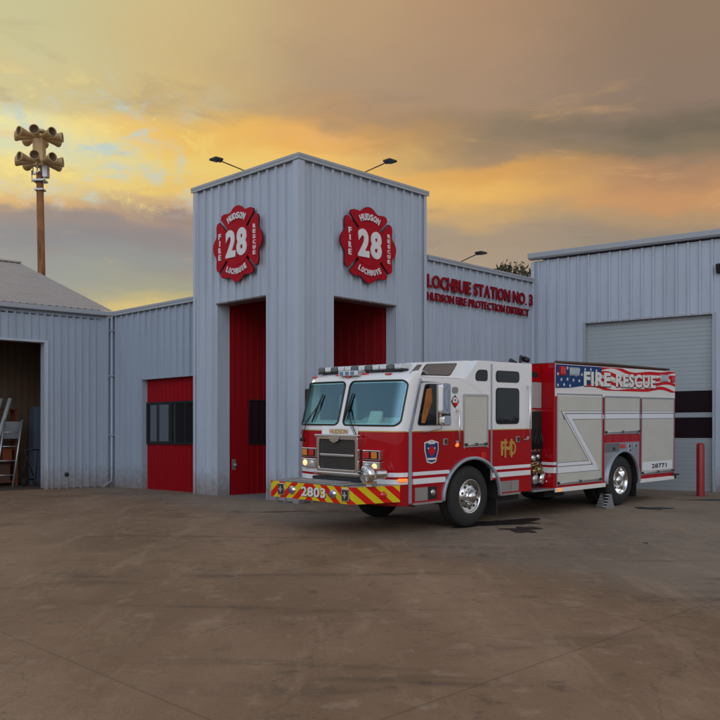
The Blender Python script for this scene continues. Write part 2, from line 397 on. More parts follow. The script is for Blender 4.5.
# ------------------------------------------------------------ siding
def ribs(mb, o, d, nrm, s0, s1, z0, z1, holes=(), pitch=.305, h=.060, minor=0, ph=0, z1f=None, mi=0):
    """trapezoid-ribbed sheet from o along d; holes = (sa, sb, za, zb)"""
    o = Vector(o); d = Vector(d); nrm = Vector(nrm)
    pr = [(0,0),(.040,0),(.050,h),(.092,h),(.102,0)]
    if minor: pr += [(.185,0),(.192,minor),(.202,minor),(.209,0),(.255,0),(.262,minor),(.272,minor),(.279,0)]
    k = pitch/.305; pr = [(a*k, b) for a, b in pr]
    br = []
    i = math.floor((s0-ph)/pitch)-1
    while ph+i*pitch < s1+pitch:
        br += [(ph+i*pitch+a, b) for a, b in pr]; i += 1
    def off(s):
        for (a, x), (b, y) in zip(br, br[1:]):
            if a <= s <= b: return x+(y-x)*(s-a)/max(b-a, 1e-9)
        return 0
    cuts = sorted({round(a, 5) for a, _ in br if s0 < a < s1} | {s0, s1} | {c for hh in holes for c in hh[:2] if s0 < c < s1})
    for a, b in zip(cuts, cuts[1:]):
        if b-a < 1e-5: continue
        m = (a+b)/2; iv = [(z0, z1)]
        for sa, sb, za, zb in holes:
            if sa < m < sb:
                nv = []
                for p, q in iv:
                    if za > p: nv.append((p, min(q, za)))
                    if zb < q: nv.append((max(p, zb), q))
                iv = [t for t in nv if t[1]-t[0] > 1e-4]
        pa = o+d*a+nrm*off(a+1e-7); pb = o+d*b+nrm*off(b-1e-7)
        for p, q in iv:
            qa = q if z1f is None or q < z1 else z1f(a); qb = q if z1f is None or q < z1 else z1f(b)
            mb.poly([(pa.x,pa.y,p),(pb.x,pb.y,p),(pb.x,pb.y,qb),(pa.x,pa.y,qa)], mi)

# ------------------------------------------------------------ fire station (corner tower and two wings)
ANG = math.atan2(.7119,.7023)
st = empty('fire_station', (-1.35,19.5,0), (0,0,ANG), 'pale ribbed metal fire station with square corner tower and red recessed entry', 'fire station')
X_, Y_ = (1,0,0), (0,1,0)
TW, TD, TH = 4.27, 3.93, 7.70
w = MB()
ribs(w, (0,0,0), X_, (0,-1,0), .10, TW-.02, -.12, TH, [(1.06,3.11,-1,4.68)])
w.build('tower_wall', M_wall, st, fixn=False)
w = MB()
ribs(w, (0,0,0), Y_, (-1,0,0), .10, TD-.02, -.12, TH, [(1.12,2.97,-1,4.70)], ph=.06)
w.build('tower_wall', M_wall, st, fixn=False)
w = MB()     # hidden sides of the tower above the wings
ribs(w, (TW,0,0), Y_, (1,0,0), .02, TD, 0, TH); ribs(w, (0,TD,0), X_, (0,1,0), .02, TW, 0, TH)
w.build('tower_wall', M_wall, st, fixn=False)
# parapet caps
w = MB(); w.box(-.09,TW+.08,-.10,.10,TH-.02,TH+.045); w.build('parapet_cap', M_trim, st, .006, 1)
w = MB(); w.box(-.10,.10,.10,TD+.08,TH-.02,TH+.045); w.build('parapet_cap', M_trim, st, .006, 1)
w = MB(); w.box(-.085,TW+.075,-.095,-.080,TH-.09,TH-.02); w.build('parapet_cap', M_trim, st, .006, 1)
w = MB(); w.box(-.095,-.080,-.080,TD+.075,TH-.09,TH-.02); w.build('parapet_cap', M_trim, st, .006, 1)
w = MB(); w.box(TW-.1,TW+.05,.10,TD+.05,TH-.02,TH+.045); w.build('parapet_cap', M_trim, st, .006, 1)
w = MB(); w.box(.10,TW-.1,TD-.1,TD+.05,TH-.02,TH+.045); w.build('parapet_cap', M_trim, st, .006, 1)
w = MB(); w.box(.05,TW-.05,.05,TD-.05,TH-.4,TH-.3); w.build('tower_roof', M_roof, st)
# corner trims
w = MB(); w.box(-.068,.11,-.070,-.060,-.1,TH-.022); w.build('corner_trim', M_wall, st)
w = MB(); w.box(-.070,-.060,-.060,.11,-.1,TH-.022); w.build('corner_trim', M_wall, st)
w = MB(); w.box(TW-.09,TW+.005,-.070,-.060,-.1,TH-.022); w.build('corner_trim', M_wall, st)
w = MB(); w.box(-.070,-.060,TD-.09,TD+.01,-.1,TH-.022); w.build('corner_trim', M_wall, st)
# porch: soffits, jambs, red inner walls
D_ = .34
w = MB(); w.box(2.97*0+0, D_, 2.972, 3.02, -.1, 4.72); w.build('door_jamb', M_wall, st)
w = MB(); w.box(-.036, .0, 2.965, 3.0, -.1, 4.70); w.build('door_jamb', M_wall, st)
w = MB(); w.box(3.112, 3.16, 0, .26, -.1, 4.70); w.build('door_jamb', M_wall, st)
w = MB(); w.box(3.105,3.14,-.036,0,-.1,4.68); w.build('door_jamb', M_wall, st)
w = MB(); w.box(0.0, D_, 1.06, 1.118, -.1, 4.70); w.build('door_jamb', M_wall, st)
w = MB(); w.box(1.0, 1.058, 0, D_, -.1, 4.68); w.build('door_jamb', M_wall, st)
w = MB(); w.box(.34,1.0,.33,.345,-.1,4.68); w.build('door_jamb', M_wall, st)
w = MB(); w.box(.33,.345,.345,1.06,-.1,4.68); w.build('door_jamb', M_wall, st)
w = MB(); w.box(-.068, D_, 1.10, 2.99, 4.705, 4.735); w.build('opening_header', M_hdr, st)
w = MB(); w.box(1.05, 3.13, -.068, D_, 4.685, 4.715); w.build('opening_header', M_hdr, st)
w = MB()
w.box(D_, D_+.02, .05, 3.0, 4.735, 5.0); w.box(.05, 3.1, D_, D_+.02, 4.715, 5.0)
w.box(.02,3.3,.02,3.2,5.0,5.05)
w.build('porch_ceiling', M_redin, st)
w = MB()
ribs(w, (0,2.99,0), X_, (0,-1,0), D_, 3.13, 0, 5.0, [(.98,2.3,1.31,2.39)], pitch=.2, h=.022, minor=0)
w.build('porch_wall', M_redp, st, fixn=False)
w = MB()
ribs(w, (3.13,0,0), Y_, (-1,0,0), .26, 2.99, 0, 5.0, [], pitch=.305, h=.03)
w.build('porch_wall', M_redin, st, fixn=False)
w = MB(); w.box(.0,3.3,.0,3.2,-.1,.035); w.build('porch_floor', mat('porch_slab', (.20,.18,.17), .8, var=.15, bump=.3), st)
w = MB()
w.box(.95,2.33,2.955,2.985,1.28,1.31); w.box(.95,2.33,2.955,2.985,2.39,2.42); w.box(.95,.98,2.955,2.985,1.31,2.39); w.box(2.3,2.33,2.955,2.985,1.31,2.39)
fr = w.build('porch_window', M_frame, st)
w = MB(); w.box(.98,2.3,3.0,3.01,1.31,2.39); w.build('pane', M_glass, fr)
w = MB(); w.lathe([(0,-.06),(.035,-.06),(.045,-.045),(.045,-.02),(.02,-.01),(.02,.03)], (.46,2.93,.78), (0,1,0), 14)
w.box(.40,.52,2.955,2.965,.66,.92)
w.build('door_handle', M_steel, st)
w = MB(); w.box(D_+.03,.95-.03,2.958,2.962,.04,2.2); w.build('porch_door', M_redp, st)
# right wing wall with the sign
RH = 6.10
w = MB()
ribs(w, (0,.04,0), X_, (0,-1,0), TW+.01, 9.22, -.12, RH, pitch=.305)
w.build('wing_wall', M_wall, st, fixn=False)
w = MB(); w.box(TW+.085,9.26,-.065,.13,RH-.02,RH+.04); w.build('parapet_cap', M_trim, st, .005, 1)
w = MB(); w.box(TW+.085,9.26,-.057,-.042,RH-.09,RH-.02); w.build('parapet_cap', M_trim, st, .005, 1)
w = MB(); w.box(TW,9.2,.1,8,RH-.35,RH-.3); w.build('wing_roof', M_roof, st)
# left wing
LH = 5.02; LX = .20
w = MB()
ribs(w, (LX,0,0), Y_, (-1,0,0), TD+.01, 8.42, -.12, LH, [(3.9,6.72,-1,3.04)], ph=.1)
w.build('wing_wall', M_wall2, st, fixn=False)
w = MB(); w.box(LX-.105,LX+.09,TD+.085,8.45,LH-.02,LH+.045); w.build('parapet_cap', M_trim, st, .005, 1)
w = MB(); w.box(LX-.097,LX-.082,TD+.085,8.45,LH-.09,LH-.02); w.build('parapet_cap', M_trim, st, .005, 1)
w = MB(); w.box(LX+.05,9,TD,8.4,LH-.35,LH-.3); w.build('wing_roof', M_roof, st)
w = MB(); w.box(LX-.036,LX+.14,6.722,6.76,-.1,3.07); w.build('bay_trim', M_wall2, st)
w = MB(); w.box(LX-.036,LX+.14,3.93,6.76,3.045,3.085); w.build('bay_trim', M_wall2, st)
w = MB()
ribs(w, (LX+.14,0,0), Y_, (-1,0,0), 3.95, 6.722, -.12, 3.045, [(4.02,6.68,1.31,2.42)], pitch=.2, h=.018, minor=0)
bay = w.build('infilled_bay_panel', M_redp, st, fixn=False)
w = MB()
for a, b, c, d in ((3.98,6.70,1.27,1.33),(3.98,6.70,2.36,2.42),(3.98,4.05,1.33,2.36),(6.62,6.70,1.33,2.36),(5.44,5.54,1.33,2.36),(4.78,4.84,1.33,2.36)):
    w.box(LX+.09,LX+.15,a,b,c,d)
wf = w.build('bay_window', M_frame, st)
w = MB(); w.box(LX+.12,LX+.13,4.0,6.68,1.3,2.4); w.build('pane', M_glass, wf)
w = MB()
w.box(LX+.10,LX+.115,5.62,6.05,1.35,2.34); w.box(LX+.10,LX+.115,6.2,6.5,1.35,2.34)
w.build('blind', mat('window_blind', (.10,.12,.14), .5), wf)
# body behind the walls keeps the light out
w = MB()
w.box(3.2,TW-.1,.3,TD,0,TH-.5); w.box(TW,9.1,.3,8,0,RH-.4); w.box(LX+.5,9,TD,8.3,0,LH-.4)
w.build('inner_wall', M_dark, st)
# dark gap under siding
for q in ((TW,9.2,.03,.05,-.1,.04),(LX+.01,LX+.03,6.76,8.4,-.1,.05),(.0,.02,.12,1.1,-.1,.04),(.0,.02,3.0,TD,-.1,.04)):
    w = MB(); w.box(*q); w.build('base_flashing', M_frame, st)
# downpipe in the corner with left shed
w = MB()
w.tube([(LX-.10,8.22,4.92),(LX-.10,8.22,.34),(LX-.14,8.18,.18),(LX-.5,7.95,.08)], .038, 8)
for z in (1.5,3.2,4.5): w.box(LX-.16,LX-.01,8.16,8.28,z,z+.03)
w.build('downpipe', M_wall2, st)

# --- lettering on the right wing
def word_sign(txt, s0, s1, zc, h, bold, label, extr=.018, yf=-.045):
    root = empty('sign_lettering', st.matrix_world @ Vector((0,0,0)), None, label, 'sign')
    root.location = Vector((-1.35,19.5,0))+Matrix.Rotation(ANG,3,'Z') @ Vector(((s0+s1)/2, yf, zc)); root.rotation_euler = (0,0,ANG)
    # widths from the font itself
    full = []
    for ch in txt:
        if ch == ' ': full.append((None, .30)); continue
        me = text_mesh(ch, 1.0, 0, .01)
        xs = [v.co.x for v in me.vertices]; full.append((ch, max(xs)-min(xs)+.07))
    tot = sum(a for _, a in full); k = (s1-s0)/tot; x = -(s1-s0)/2
    for ch, wd in full:
        if ch:
            hh = h*(.14 if ch == '.' else 1)
            me = fit_text(ch, (wd-.055)*k, hh, bold, extr)
            zz = 0 if ch != '.' else -h/2+hh/2
            put_mesh('letter', me, M_sign2, root, (x+wd*k/2, 0, zz), (1,0,0), (0,0,1))
        x += wd*k
    return root
bpy.context.view_layer.update()
word_sign('LOCHBUIE STATION NO. 3', 4.32, 9.10, 5.475, .34, .03, 'upper and larger line of red raised letters reading LOCHBUIE STATION NO. 3')
word_sign('HUDSON FIRE PROTECTION DISTRICT', 4.32, 8.92, 5.085, .21, .022, 'lower and smaller line of red raised letters reading HUDSON FIRE PROTECTION DISTRICT')

# --- emblems
def emblem(loc, rz, label):
    root = empty('fire_emblem', loc, (0,0,rz), label, 'emblem', 'fire department emblems on the tower'); root.scale = (.86,1,.82)
    fn = lambda u, v, d: (u, -d, v)
    def arm(a0):
        # ogee outer edge, flared arm; pts in arm frame (t across, r outwards)
        half = [(.0,1.10),(.10,1.085),(.20,1.03),(.28,.955),(.36,.925),(.47,.935),(.60,.94),(.70,.90)]
        pts = [(-t, r) for t, r in half[::-1]]+[(t, r) for t, r in half[1:]]
        pts += [(.735,.80),(.36,.42),(.0,.10),(-.36,.42),(-.735,.80)]
        c, s = math.cos(a0), math.sin(a0)
        return [(t*c+r*s, -t*s+r*c) for t, r in pts]
    b = MB()
    for k in range(4): b.prism(arm(k*PI/2), fn, 0, .05, 0, 1)
    b.prism(circ(0,0,.62,40), fn, -.004, .058, 0, 1)
    b.build('cross_plate', [M_sign, M_sdark], root)
    def curved(txt, rad, mid, step, h, up, name, wch=.115):
        n = len(txt)
        b_me = None
        for i, ch in enumerate(txt):
            a = mid+(i-(n-1)/2)*step*(1 if up else -1)
            me = fit_text(ch, (.032 if ch == 'I' else wch), h, .03, .010)
            p = (rad*math.sin(a), -.068, rad*math.cos(a))
            X = (math.cos(a),0,-math.sin(a)) if up else (-math.cos(a),0,math.sin(a))
            Y = (math.sin(a),0,math.cos(a)) if up else (-math.sin(a),0,-math.cos(a))
            put_mesh(name, me, M_signw, root, p, X, Y)
    curved('HUDSON', .80, 0, .172, .19, True, 'letter')
    curved('LOCHBUIE', .80, PI, .145, .165, False, 'letter', .088)
    for txt, x in (('FIRE', -.76), ('RESCUE', .78)):
        n = len(txt); st_ = .205 if n == 4 else .150
        for i, ch in enumerate(txt):
            me = fit_text(ch, .035 if ch == 'I' else .105, .165 if n == 4 else .115, .03, .010)
            put_mesh('letter', me, M_signw, root, (x, -.060, ((n-1)/2-i)*st_), (1,0,0), (0,0,1))
    for ch, x in (('2', -.245), ('8', .245)):
        me = fit_text(ch, .43, .80, .045, .014)
        put_mesh('numeral', me, M_signw, root, (x, -.070, .02), (1,0,0), (0,0,1))
    # standoff bolts behind
    b = MB(); b.box(-.3,.3,.0,.03,-.3,.3); b.build('mounting_plate', M_frame, root)
    return root
R3 = Matrix.Rotation(ANG,3,'Z'); ORG = Vector((-1.35,19.5,0))
emblem(ORG+R3 @ Vector((2.09,-.095,6.02)), ANG, 'red cross-shaped emblem number 28 on the right-hand tower face above the dark red opening')
emblem(ORG+R3 @ Vector((-.095,2.05,6.05)), ANG-PI/2, 'red cross-shaped emblem number 28 on the left-hand tower face above the tall red porch opening')

# --- gooseneck lamps on the parapets
def roof_lamp(loc, rz, label, L=.8, rise=.10):
    root = empty('roof_lamp', loc, (0,0,rz), label, 'lamp', 'arm lamps on the station parapets')
    b = MB(); b.tube([(0,.03,-.08),(0,0,.02),(0,-L*.5,rise*.65),(0,-L+.08,rise)], .014, 8); b.box(-.05,.05,-.01,.05,-.04,0); b.build('arm', M_frame, root)
    b = MB(); b.box(-.13,.13,-L-.12,-L+.10,rise-.02,rise+.03); b.box(-.05,.05,-L+.02,-L+.14,rise-.03,rise+.045); b.build('lamp_head', M_frame, root, .01)
    return root
roof_lamp(ORG+R3 @ Vector((2.09,0,7.76)), ANG, 'thin arm lamp on the right-hand tower parapet')
roof_lamp(ORG+R3 @ Vector((0,1.95,7.76)), ANG-PI/2, 'thin arm lamp on the left-hand tower parapet')
roof_lamp(ORG+R3 @ Vector((5.80,.05,6.14)), ANG, 'small arm lamp above the station name on the lower wing', .68, .16)

# ------------------------------------------------------------ right garage building
RA = math.atan2(-.585,.811)
rb = empty('garage_building', (5.12,26.06,0), (0,0,RA), 'tall pale ribbed metal garage with roll door behind the fire engine', 'garage')
w = MB()
ribs(w, (0,0,0), X_, (0,-1,0), .04, 12, -.12, 6.64, [(1.61,5.08,-1,4.69)], ph=.12)
w.build('front_wall', M_wall, rb, fixn=False)
w = MB(); ribs(w, (0,0,0), Y_, (-1,0,0), .0, 10, -.1, 6.64); w.build('side_wall', M_wall, rb, fixn=False)
w = MB(); w.box(-.035,.07,-.072,-.062,-.1,6.6); w.build('corner_trim', M_wall, rb)
w = MB(); w.box(-.045,-.035,-.062,.1,-.1,6.6); w.build('corner_trim', M_wall, rb)
w = MB()
w.box(-.10,12,-.16,.05,6.68,6.82); w.box(-.10,12,-.19,-.16,6.71,6.86)
w.build('gutter', M_trim, rb, .012)
w = MB(); w.poly([(-.1,.0,6.80),(12,.0,6.80),(12,8,7.2),(-.1,8,7.2)]); w.build('roof', M_roof, rb)
w = MB(); w.box(1.55,1.612,-.038,.16,-.1,4.69); w.build('door_trim', M_trim, rb)
w = MB(); w.box(5.078,5.15,-.045,.16,-.1,4.69); w.build('door_trim', M_trim, rb)
w = MB(); w.box(1.55,5.15,-.038,.16,4.692,4.74); w.build('door_trim', M_trim, rb)
gd = MB()
gd.box(1.61,5.08,.12,.16,.03,1.44); gd.box(1.61,5.08,.12,.16,1.99,2.12); gd.box(1.61,5.08,.12,.16,2.70,4.69)
gd.box(1.61,1.75,.12,.16,1.44,1.99); gd.box(1.61,1.75,.12,.16,2.12,2.70)
gd.box(5.04,5.08,.12,.16,1.44,1.99); gd.box(5.04,5.08,.12,.16,2.12,2.70)
gdo = gd.build('roll_door', M_gsl, rb)
for z0, z1 in ((1.45,1.98),(2.13,2.69)):
    w = MB(); w.box(1.76,5.03,.13,.14,z0,z1); w.build('door_window', M_glass, gdo)
w = MB(); w.box(1.61,5.08,.115,.165,-.05,.03); w.build('door_seal', M_black, gdo)
w = MB(); w.box(.2,11.8,.4,8,0,6.5); w.build('inner_wall', M_dark, rb)
wl = empty('wall_lamp', (0,0,0), None, 'small dark lamp high on the garage wall at the right edge of the photo', 'lamp')
wl.location = rb.location+Matrix.Rotation(RA,3,'Z') @ Vector((5.30,-.04,5.85)); wl.rotation_euler = (0,0,RA)
w = MB(); w.box(-.12,.14,-.02,.0,-.12,.12); w.build('back_plate', M_frame, wl)
w = MB(); w.prism([(-.16,.10),(-.02,.14),(-.02,-.10),(-.10,-.10)], lambda u,v,d:(d,u,v), -.11,.13); w.build('lamp_head', M_frame, wl, .01)

# bollard
bo = MB()
bo.lathe([(0.001,1.335),(.05,1.33),(.085,1.31),(.095,1.28),(.095,-.05)], (8.3,21.5,0), (0,0,1), 24)
bb = bo.build('bollard', M_boll); tag(bb, 'plain red steel bollard in front of the garage door', 'bollard')

# ------------------------------------------------------------ left shed
SA = math.atan2(.645,.764)      # local x runs back towards the corner; origin at the far corner
sh = empty('storage_shed', (-7.28,25.4,0), (0,0,SA), 'low pale metal shed with open bay and brownish sloping roof', 'shed')
w = MB()
ribs(w, (0,0,0), X_, (0,-1,0), -12, .0, -.12, 4.94, [(-7.5,-1.80,-1,4.06)], pitch=.205, h=.030, minor=0)
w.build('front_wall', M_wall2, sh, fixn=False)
w = MB(); w.box(-.09,1.6,.02,.2,-.1,4.9); w.build('gap_filler', M_wall2, sh)  # box added to block sky light leaking through the gap beside the wing
w = MB(); w.box(-1.82,-1.72,-.03,.28,-.1,4.06); w.build('bay_trim', M_wall, sh)
w = MB(); w.box(-7.5,-1.72,-.03,.28,4.06,4.12); w.build('bay_trim', M_wall, sh)
w = MB(); w.box(-.14,.03,-.028,-.018,-.1,4.9); w.build('corner_trim', M_wall2, sh)
w = MB(); w.box(-12.3,.10,-.17,-.0,4.93,5.06); w.build('gutter', M_trim, sh, .015)
# roof: ribbed slope up to the ridge, and the far slope
rf = MB()
nx = 62; x0 = -12.4; x1 = .12; W = 7.47; RZ = 7.58; EZ = 5.07
for i in range(nx):
    a = x0+(x1-x0)*i/nx; b = x0+(x1-x0)*(i+1)/nx; m1 = b-.05
    def P3(x, t, e=0): return (x, -.14+(W+.14)*t, EZ+(RZ-EZ)*t*1.0+e)
    prof = [(a,0),(m1-.01,0),(m1,.014),(b-.015,.014),(b,0)]
    for (p, e), (q, f) in zip(prof, prof[1:]):
        rf.poly([P3(p,0,e),P3(q,0,f),P3(q,1,f),P3(p,1,e)])
rf.poly([(x0,W,RZ),(x1,W,RZ),(x1,2*W,EZ),(x0,2*W,EZ)])
rf.build('roof', M_roof, sh, fixn=False)
w = MB(); w.box(x0,x1,W-.12,W+.12,RZ-.0,RZ+.05); w.build('ridge_cap', M_roof, sh)
w = MB(); w.prism([(-.1,EZ-.10),(W,RZ-.10),(2*W,EZ-.10),(2*W,-.1),(-.05,-.1)], lambda u,v,d:(d,u,v), -.08,.0); w.build('gable_wall', M_wall2, sh)
# bay interior
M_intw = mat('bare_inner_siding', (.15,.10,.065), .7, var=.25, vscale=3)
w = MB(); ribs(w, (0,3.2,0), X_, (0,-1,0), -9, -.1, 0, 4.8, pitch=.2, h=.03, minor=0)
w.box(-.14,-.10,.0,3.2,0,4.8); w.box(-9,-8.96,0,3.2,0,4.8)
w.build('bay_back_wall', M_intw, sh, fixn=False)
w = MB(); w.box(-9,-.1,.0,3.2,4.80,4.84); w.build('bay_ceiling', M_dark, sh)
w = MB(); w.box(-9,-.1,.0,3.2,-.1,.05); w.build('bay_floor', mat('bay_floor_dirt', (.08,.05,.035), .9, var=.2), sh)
w = MB(); w.lathe([(0.001,-.05),(.05,-.05),(.06,-.02),(.06,.01)], (-1.20,-.01,.42), (0,1,0), 16); w.build('hose_outlet', M_frame, sh)

SR = Matrix.Rotation(SA,3,'Z'); SO = Vector((-7.28,25.4,0))
def shed_thing(name, loc, label, cat, rz=0, group=None):
    return empty(name, SO+SR @ Vector(loc), (0,0,SA+rz), label, cat, group)
# step ladder leaning/standing
ld = shed_thing('ladder', (-2.34,1.0,.05), 'pale ladder frame standing in the dark shed bay, nearest the doorway', 'ladder')
w = MB()
w.tube([(0,0,0),(.32,.15,1.9)], .03, 6); w.build('rail', M_steel, ld)
w = MB(); w.tube([(-.48,0,0),(-.16,.15,1.9)], .03, 6); w.build('rail', M_steel, ld)
for z in (.35,.75,1.15,1.55): 
    w = MB(); w.tube([(-.48+z*.168,z*.079,z),(z*.168,z*.079,z)], .016, 6); w.build('rung', M_steel, ld)
pl = MB(); pl.tube([(0,0,0),(.90,.5,2.5)], .06, 6); o = pl.build('leaning_plank', mat('pale_plank', (.35,.40,.40), .6)); o.location = SO+SR @ Vector((-3.14,1.0,.05)); o.rotation_euler=(0,0,SA); tag(o, 'pale long board leaning steeply beside the ladder, nearer the doorway', 'board', 'pale boards leaning in the shed')
pl = MB(); pl.tube([(0,0,0),(.88,.5,2.5)], .045, 6); o = pl.build('leaning_plank', mat('pale_plank_two', (.28,.33,.34), .6)); o.location = SO+SR @ Vector((-3.32,1.1,.05)); o.rotation_euler=(0,0,SA); tag(o, 'pale long board leaning in the shed, at the very left edge', 'board', 'pale boards leaning in the shed')
w = MB(); w.box(-.24,.24,0,.02,0,.48); o = w.build('metal_sheet', mat('dull_sheet', (.22,.24,.25), .5, .3)); o.location = SO+SR @ Vector((-2.23,1.35,1.42)); o.rotation_euler=(0,0,SA); tag(o, 'dull grey sheet hung high behind the ladder', 'sheet')
sf = shed_thing('shelf_unit', (-2.42,1.9,.05), 'reddish brown wooden shelf stacked with stuff behind the ladder', 'shelf')
M_rw = mat('red_brown_wood', (.16,.045,.02), .8, var=.4, vscale=6)
for x in (-.5,.5):
    w = MB(); w.box(x-.03,x+.03,0,.45,0,2.25); w.build('side_board', M_rw, sf)
for z in (.1,.7,1.3,2.2):
    w = MB(); w.box(-.5,.5,0,.45,z,z+.04); w.build('shelf', M_rw, sf)
for i, (x, z, ww, hh, c) in enumerate(((-.3,.14,.3,.35,(.15,.03,.02)),(.15,.14,.35,.45,(.10,.05,.03)),(-.2,.74,.4,.4,(.12,.06,.03)),(.25,.74,.25,.3,(.25,.06,.02)),(.0,1.34,.6,.35,(.08,.05,.04)))):
    w = MB(); w.box(x-ww/2,x+ww/2,.03,.4,z,z+hh); w.box(x-ww/2-.01,x+ww/2+.01,.02,.41,z+hh,z+hh+.03)
    o = w.build('storage_box', mat('box_%s' % 'abcde'[i], c, .8, var=.2)); o.location = sf.location; o.rotation_euler = (0,0,SA)
    tag(o, ('reddish box with lid on the lowest shelf, left side', 'brown box with lid on the lowest shelf, right side', 'brown box on the middle shelf, left side', 'orange box on the middle shelf, right side', 'wide dark box on the upper shelf')[i], 'box', 'boxes on the shed shelf')
ct = shed_thing('hand_cart', (-1.81,1.0,.05), 'dark wheeled hand cart with angled braces just inside the shed doorway', 'cart')
w = MB()
for p, q in (((-.35,0,1.05),(.35,0,1.05)),((-.35,0,1.05),(.15,.1,.3)),((.3,0,1.05),(.3,.2,.15)),((-.25,0,.9),(-.25,.3,.1)),((-.3,.3,.2),(.3,.3,.2))): w.tube([p,q], .022, 6)
w.build('cart_frame', M_under, ct); ct.scale = (.6,1,1)
for x in (-.25,.3):
    w = MB(); w.lathe([(.0,-.03),(.11,-.03),(.12,0),(.11,.03),(0,.03)], (x,.25,.12), (1,0,0), 16); w.build('wheel', M_tyre, ct)
w = MB(); w.box(-.22,.22,-.2,.2,0,2.3); w.box(-.20,.20,-.215,-.2,.05,1.1); w.box(-.20,.20,-.215,-.2,1.15,2.26); w.box(.13,.15,-.24,-.215,.9,1.05)
o = w.build('metal_locker', mat('blue_grey_locker', (.12,.15,.20), .4, .3)); o.location = SO+SR @ Vector((-1.27,1.9,.05)); o.rotation_euler=(0,0,SA); tag(o, 'tall blue-grey locker in the shed next to the door jamb', 'locker')

# ------------------------------------------------------------ warning siren pole
si = empty('siren_pole', (-12.50,35.0,0), (0,math.radians(-1.0),0), 'tall wooden pole carrying two rings of tan warning horns', 'siren')
w = MB(); w.tube([(0,0,-.2),(0,0,6),(0,0,11.95)], [.17,.155,.135], 16); w.build('pole', M_wood, si)
w = MB()
w.box(-.20,.20,-.20,.20,12.15,13.25); w.box(-.16,.16,-.16,.16,13.25,13.45)
w.build('column', M_siren, si, .02)
w = MB()
w.box(-.30,.30,-.05,.05,11.85,11.92); w.box(-.05,.05,-.30,.30,11.85,11.92)
for x, y in ((-.27,0),(.27,0),(0,.27),(0,-.27)): w.tube([(x,y,11.9),(x,y,12.2)], .025, 6)
w.box(-.24,.24,-.24,.24,11.55,11.62); w.box(-.18,.18,-.18,.18,11.2,11.26); w.tube([(-.3,-.05,12.0),(-.24,-.2,11.5)], .02, 6); w.tube([(.3,-.05,12.0),(.2,-.2,11.4)], .02, 6)
w.box(.15,.34,-.15,.15,11.72,12.15)
w.build('mounting_bracket', M_steel, si)
w = MB(); w.prism([(.30*math.cos(a*PI/4),.30*math.sin(a*PI/4)) for a in range(8)], lambda u,v,d:(u,v,d), 13.50, 13.58); w.build('top_cap', M_siren, si)
horn0 = None
for zt in (13.30, 12.31):
    for k in range(8):
        if horn0 is None:
            h = MB()
            h.lathe([(.07,.10),(.08,.30),(.105,.50),(.15,.70),(.19,.88),(.205,.90),(.205,.98),(.185,.98),(.14,.75),(.09,.5),(.06,.3),(.001,.29)], (0,0,0), (0,-1,0), 20)
            horn0 = h.build('horn', M_siren, si)
            t = MB(); t.lathe([(.183,.955),(.10,.80),(.001,.78)], (0,0,0), (0,-1,0), 20); t.build('horn_throat', M_mouth, horn0)
            o = horn0
        else:
            o = copy_tree(horn0, si)
        o.location = (0,0,zt); o.scale = (.93,.93,.93); o.rotation_euler = (math.radians(-3),0,math.radians(8+45*k))

# ------------------------------------------------------------ trees behind
M_leaf = mat('conifer_needles', (.06,.055,.028), .8, var=.4, vscale=2)
M_bark = mat('bark', (.09,.06,.04), .9, var=.3, bump=.5)
def tree(loc, H, label, seed, n=2600):
    rnd = random.Random(seed)
    root = empty('tree', loc, None, label, 'tree', 'trees behind the station')
    b = MB(); b.tube([(0,0,0),(0.1,0,H*.5),(0,.05,H*.97)], [.22,.12,.02], 8)
    limbs = []
    for k in range(34):
        z = H*(.35+.62*k/34); a = k*2.4; L = (H-z)*.42+.35
        e = (math.cos(a)*L, math.sin(a)*L, z+L*.25); limbs.append(((0,0,z), e)); b.tube([(0,0,z), e], [.035,.01], 5)
    b.build('trunk', M_bark, root)
    c = MB()
    for _ in range(n):
        p, e = rnd.choice(limbs); t = rnd.uniform(.25,1.08); s = .15+.25*(1-t)
        q = Vector(p).lerp(Vector(e), t)+Vector([rnd.gauss(0, .16) for _ in range(3)])
        u = Vector([rnd.uniform(-1,1) for _ in range(3)]).normalized(); v = u.orthogonal().normalized(); r = rnd.uniform(.05,.12)
        c.poly([q-u*r*1.6, q+v*r*.6, q+u*r*1.6, q-v*r*.6])
    c.build('crown', M_leaf, root, fixn=False)
tree((6.85,40.5,0), 9.4, 'dark conifer tip showing above the wing beside the garage roof', 3)
tree((8.1,44,0), 10.1, 'smaller dark treetop right beside the garage eave', 5, 1800)

# ------------------------------------------------------------ FIRE TRUCK  (x = rearwards, y = across to the far side, z up)
sl = .025
r_ = Vector((.718,.696,sl*.696)).normalized(); q_ = Vector((-.696,.718,sl*.718)).normalized(); n_ = r_.cross(q_).normalized(); q_ = n_.cross(r_)
TR = Matrix((r_, q_, n_)).transposed().to_4x4(); TR.translation = Vector((1.787,15.3,-sl*(19-15.3)))
tk = empty('fire_truck', (0,0,0), None, 'red and white fire engine numbered 2803 parked on the apron, nose to the left', 'fire truck')
tk.matrix_world = TR
S = lambda u, v, d: (u, d, v)         # side outline -> xyz, d across

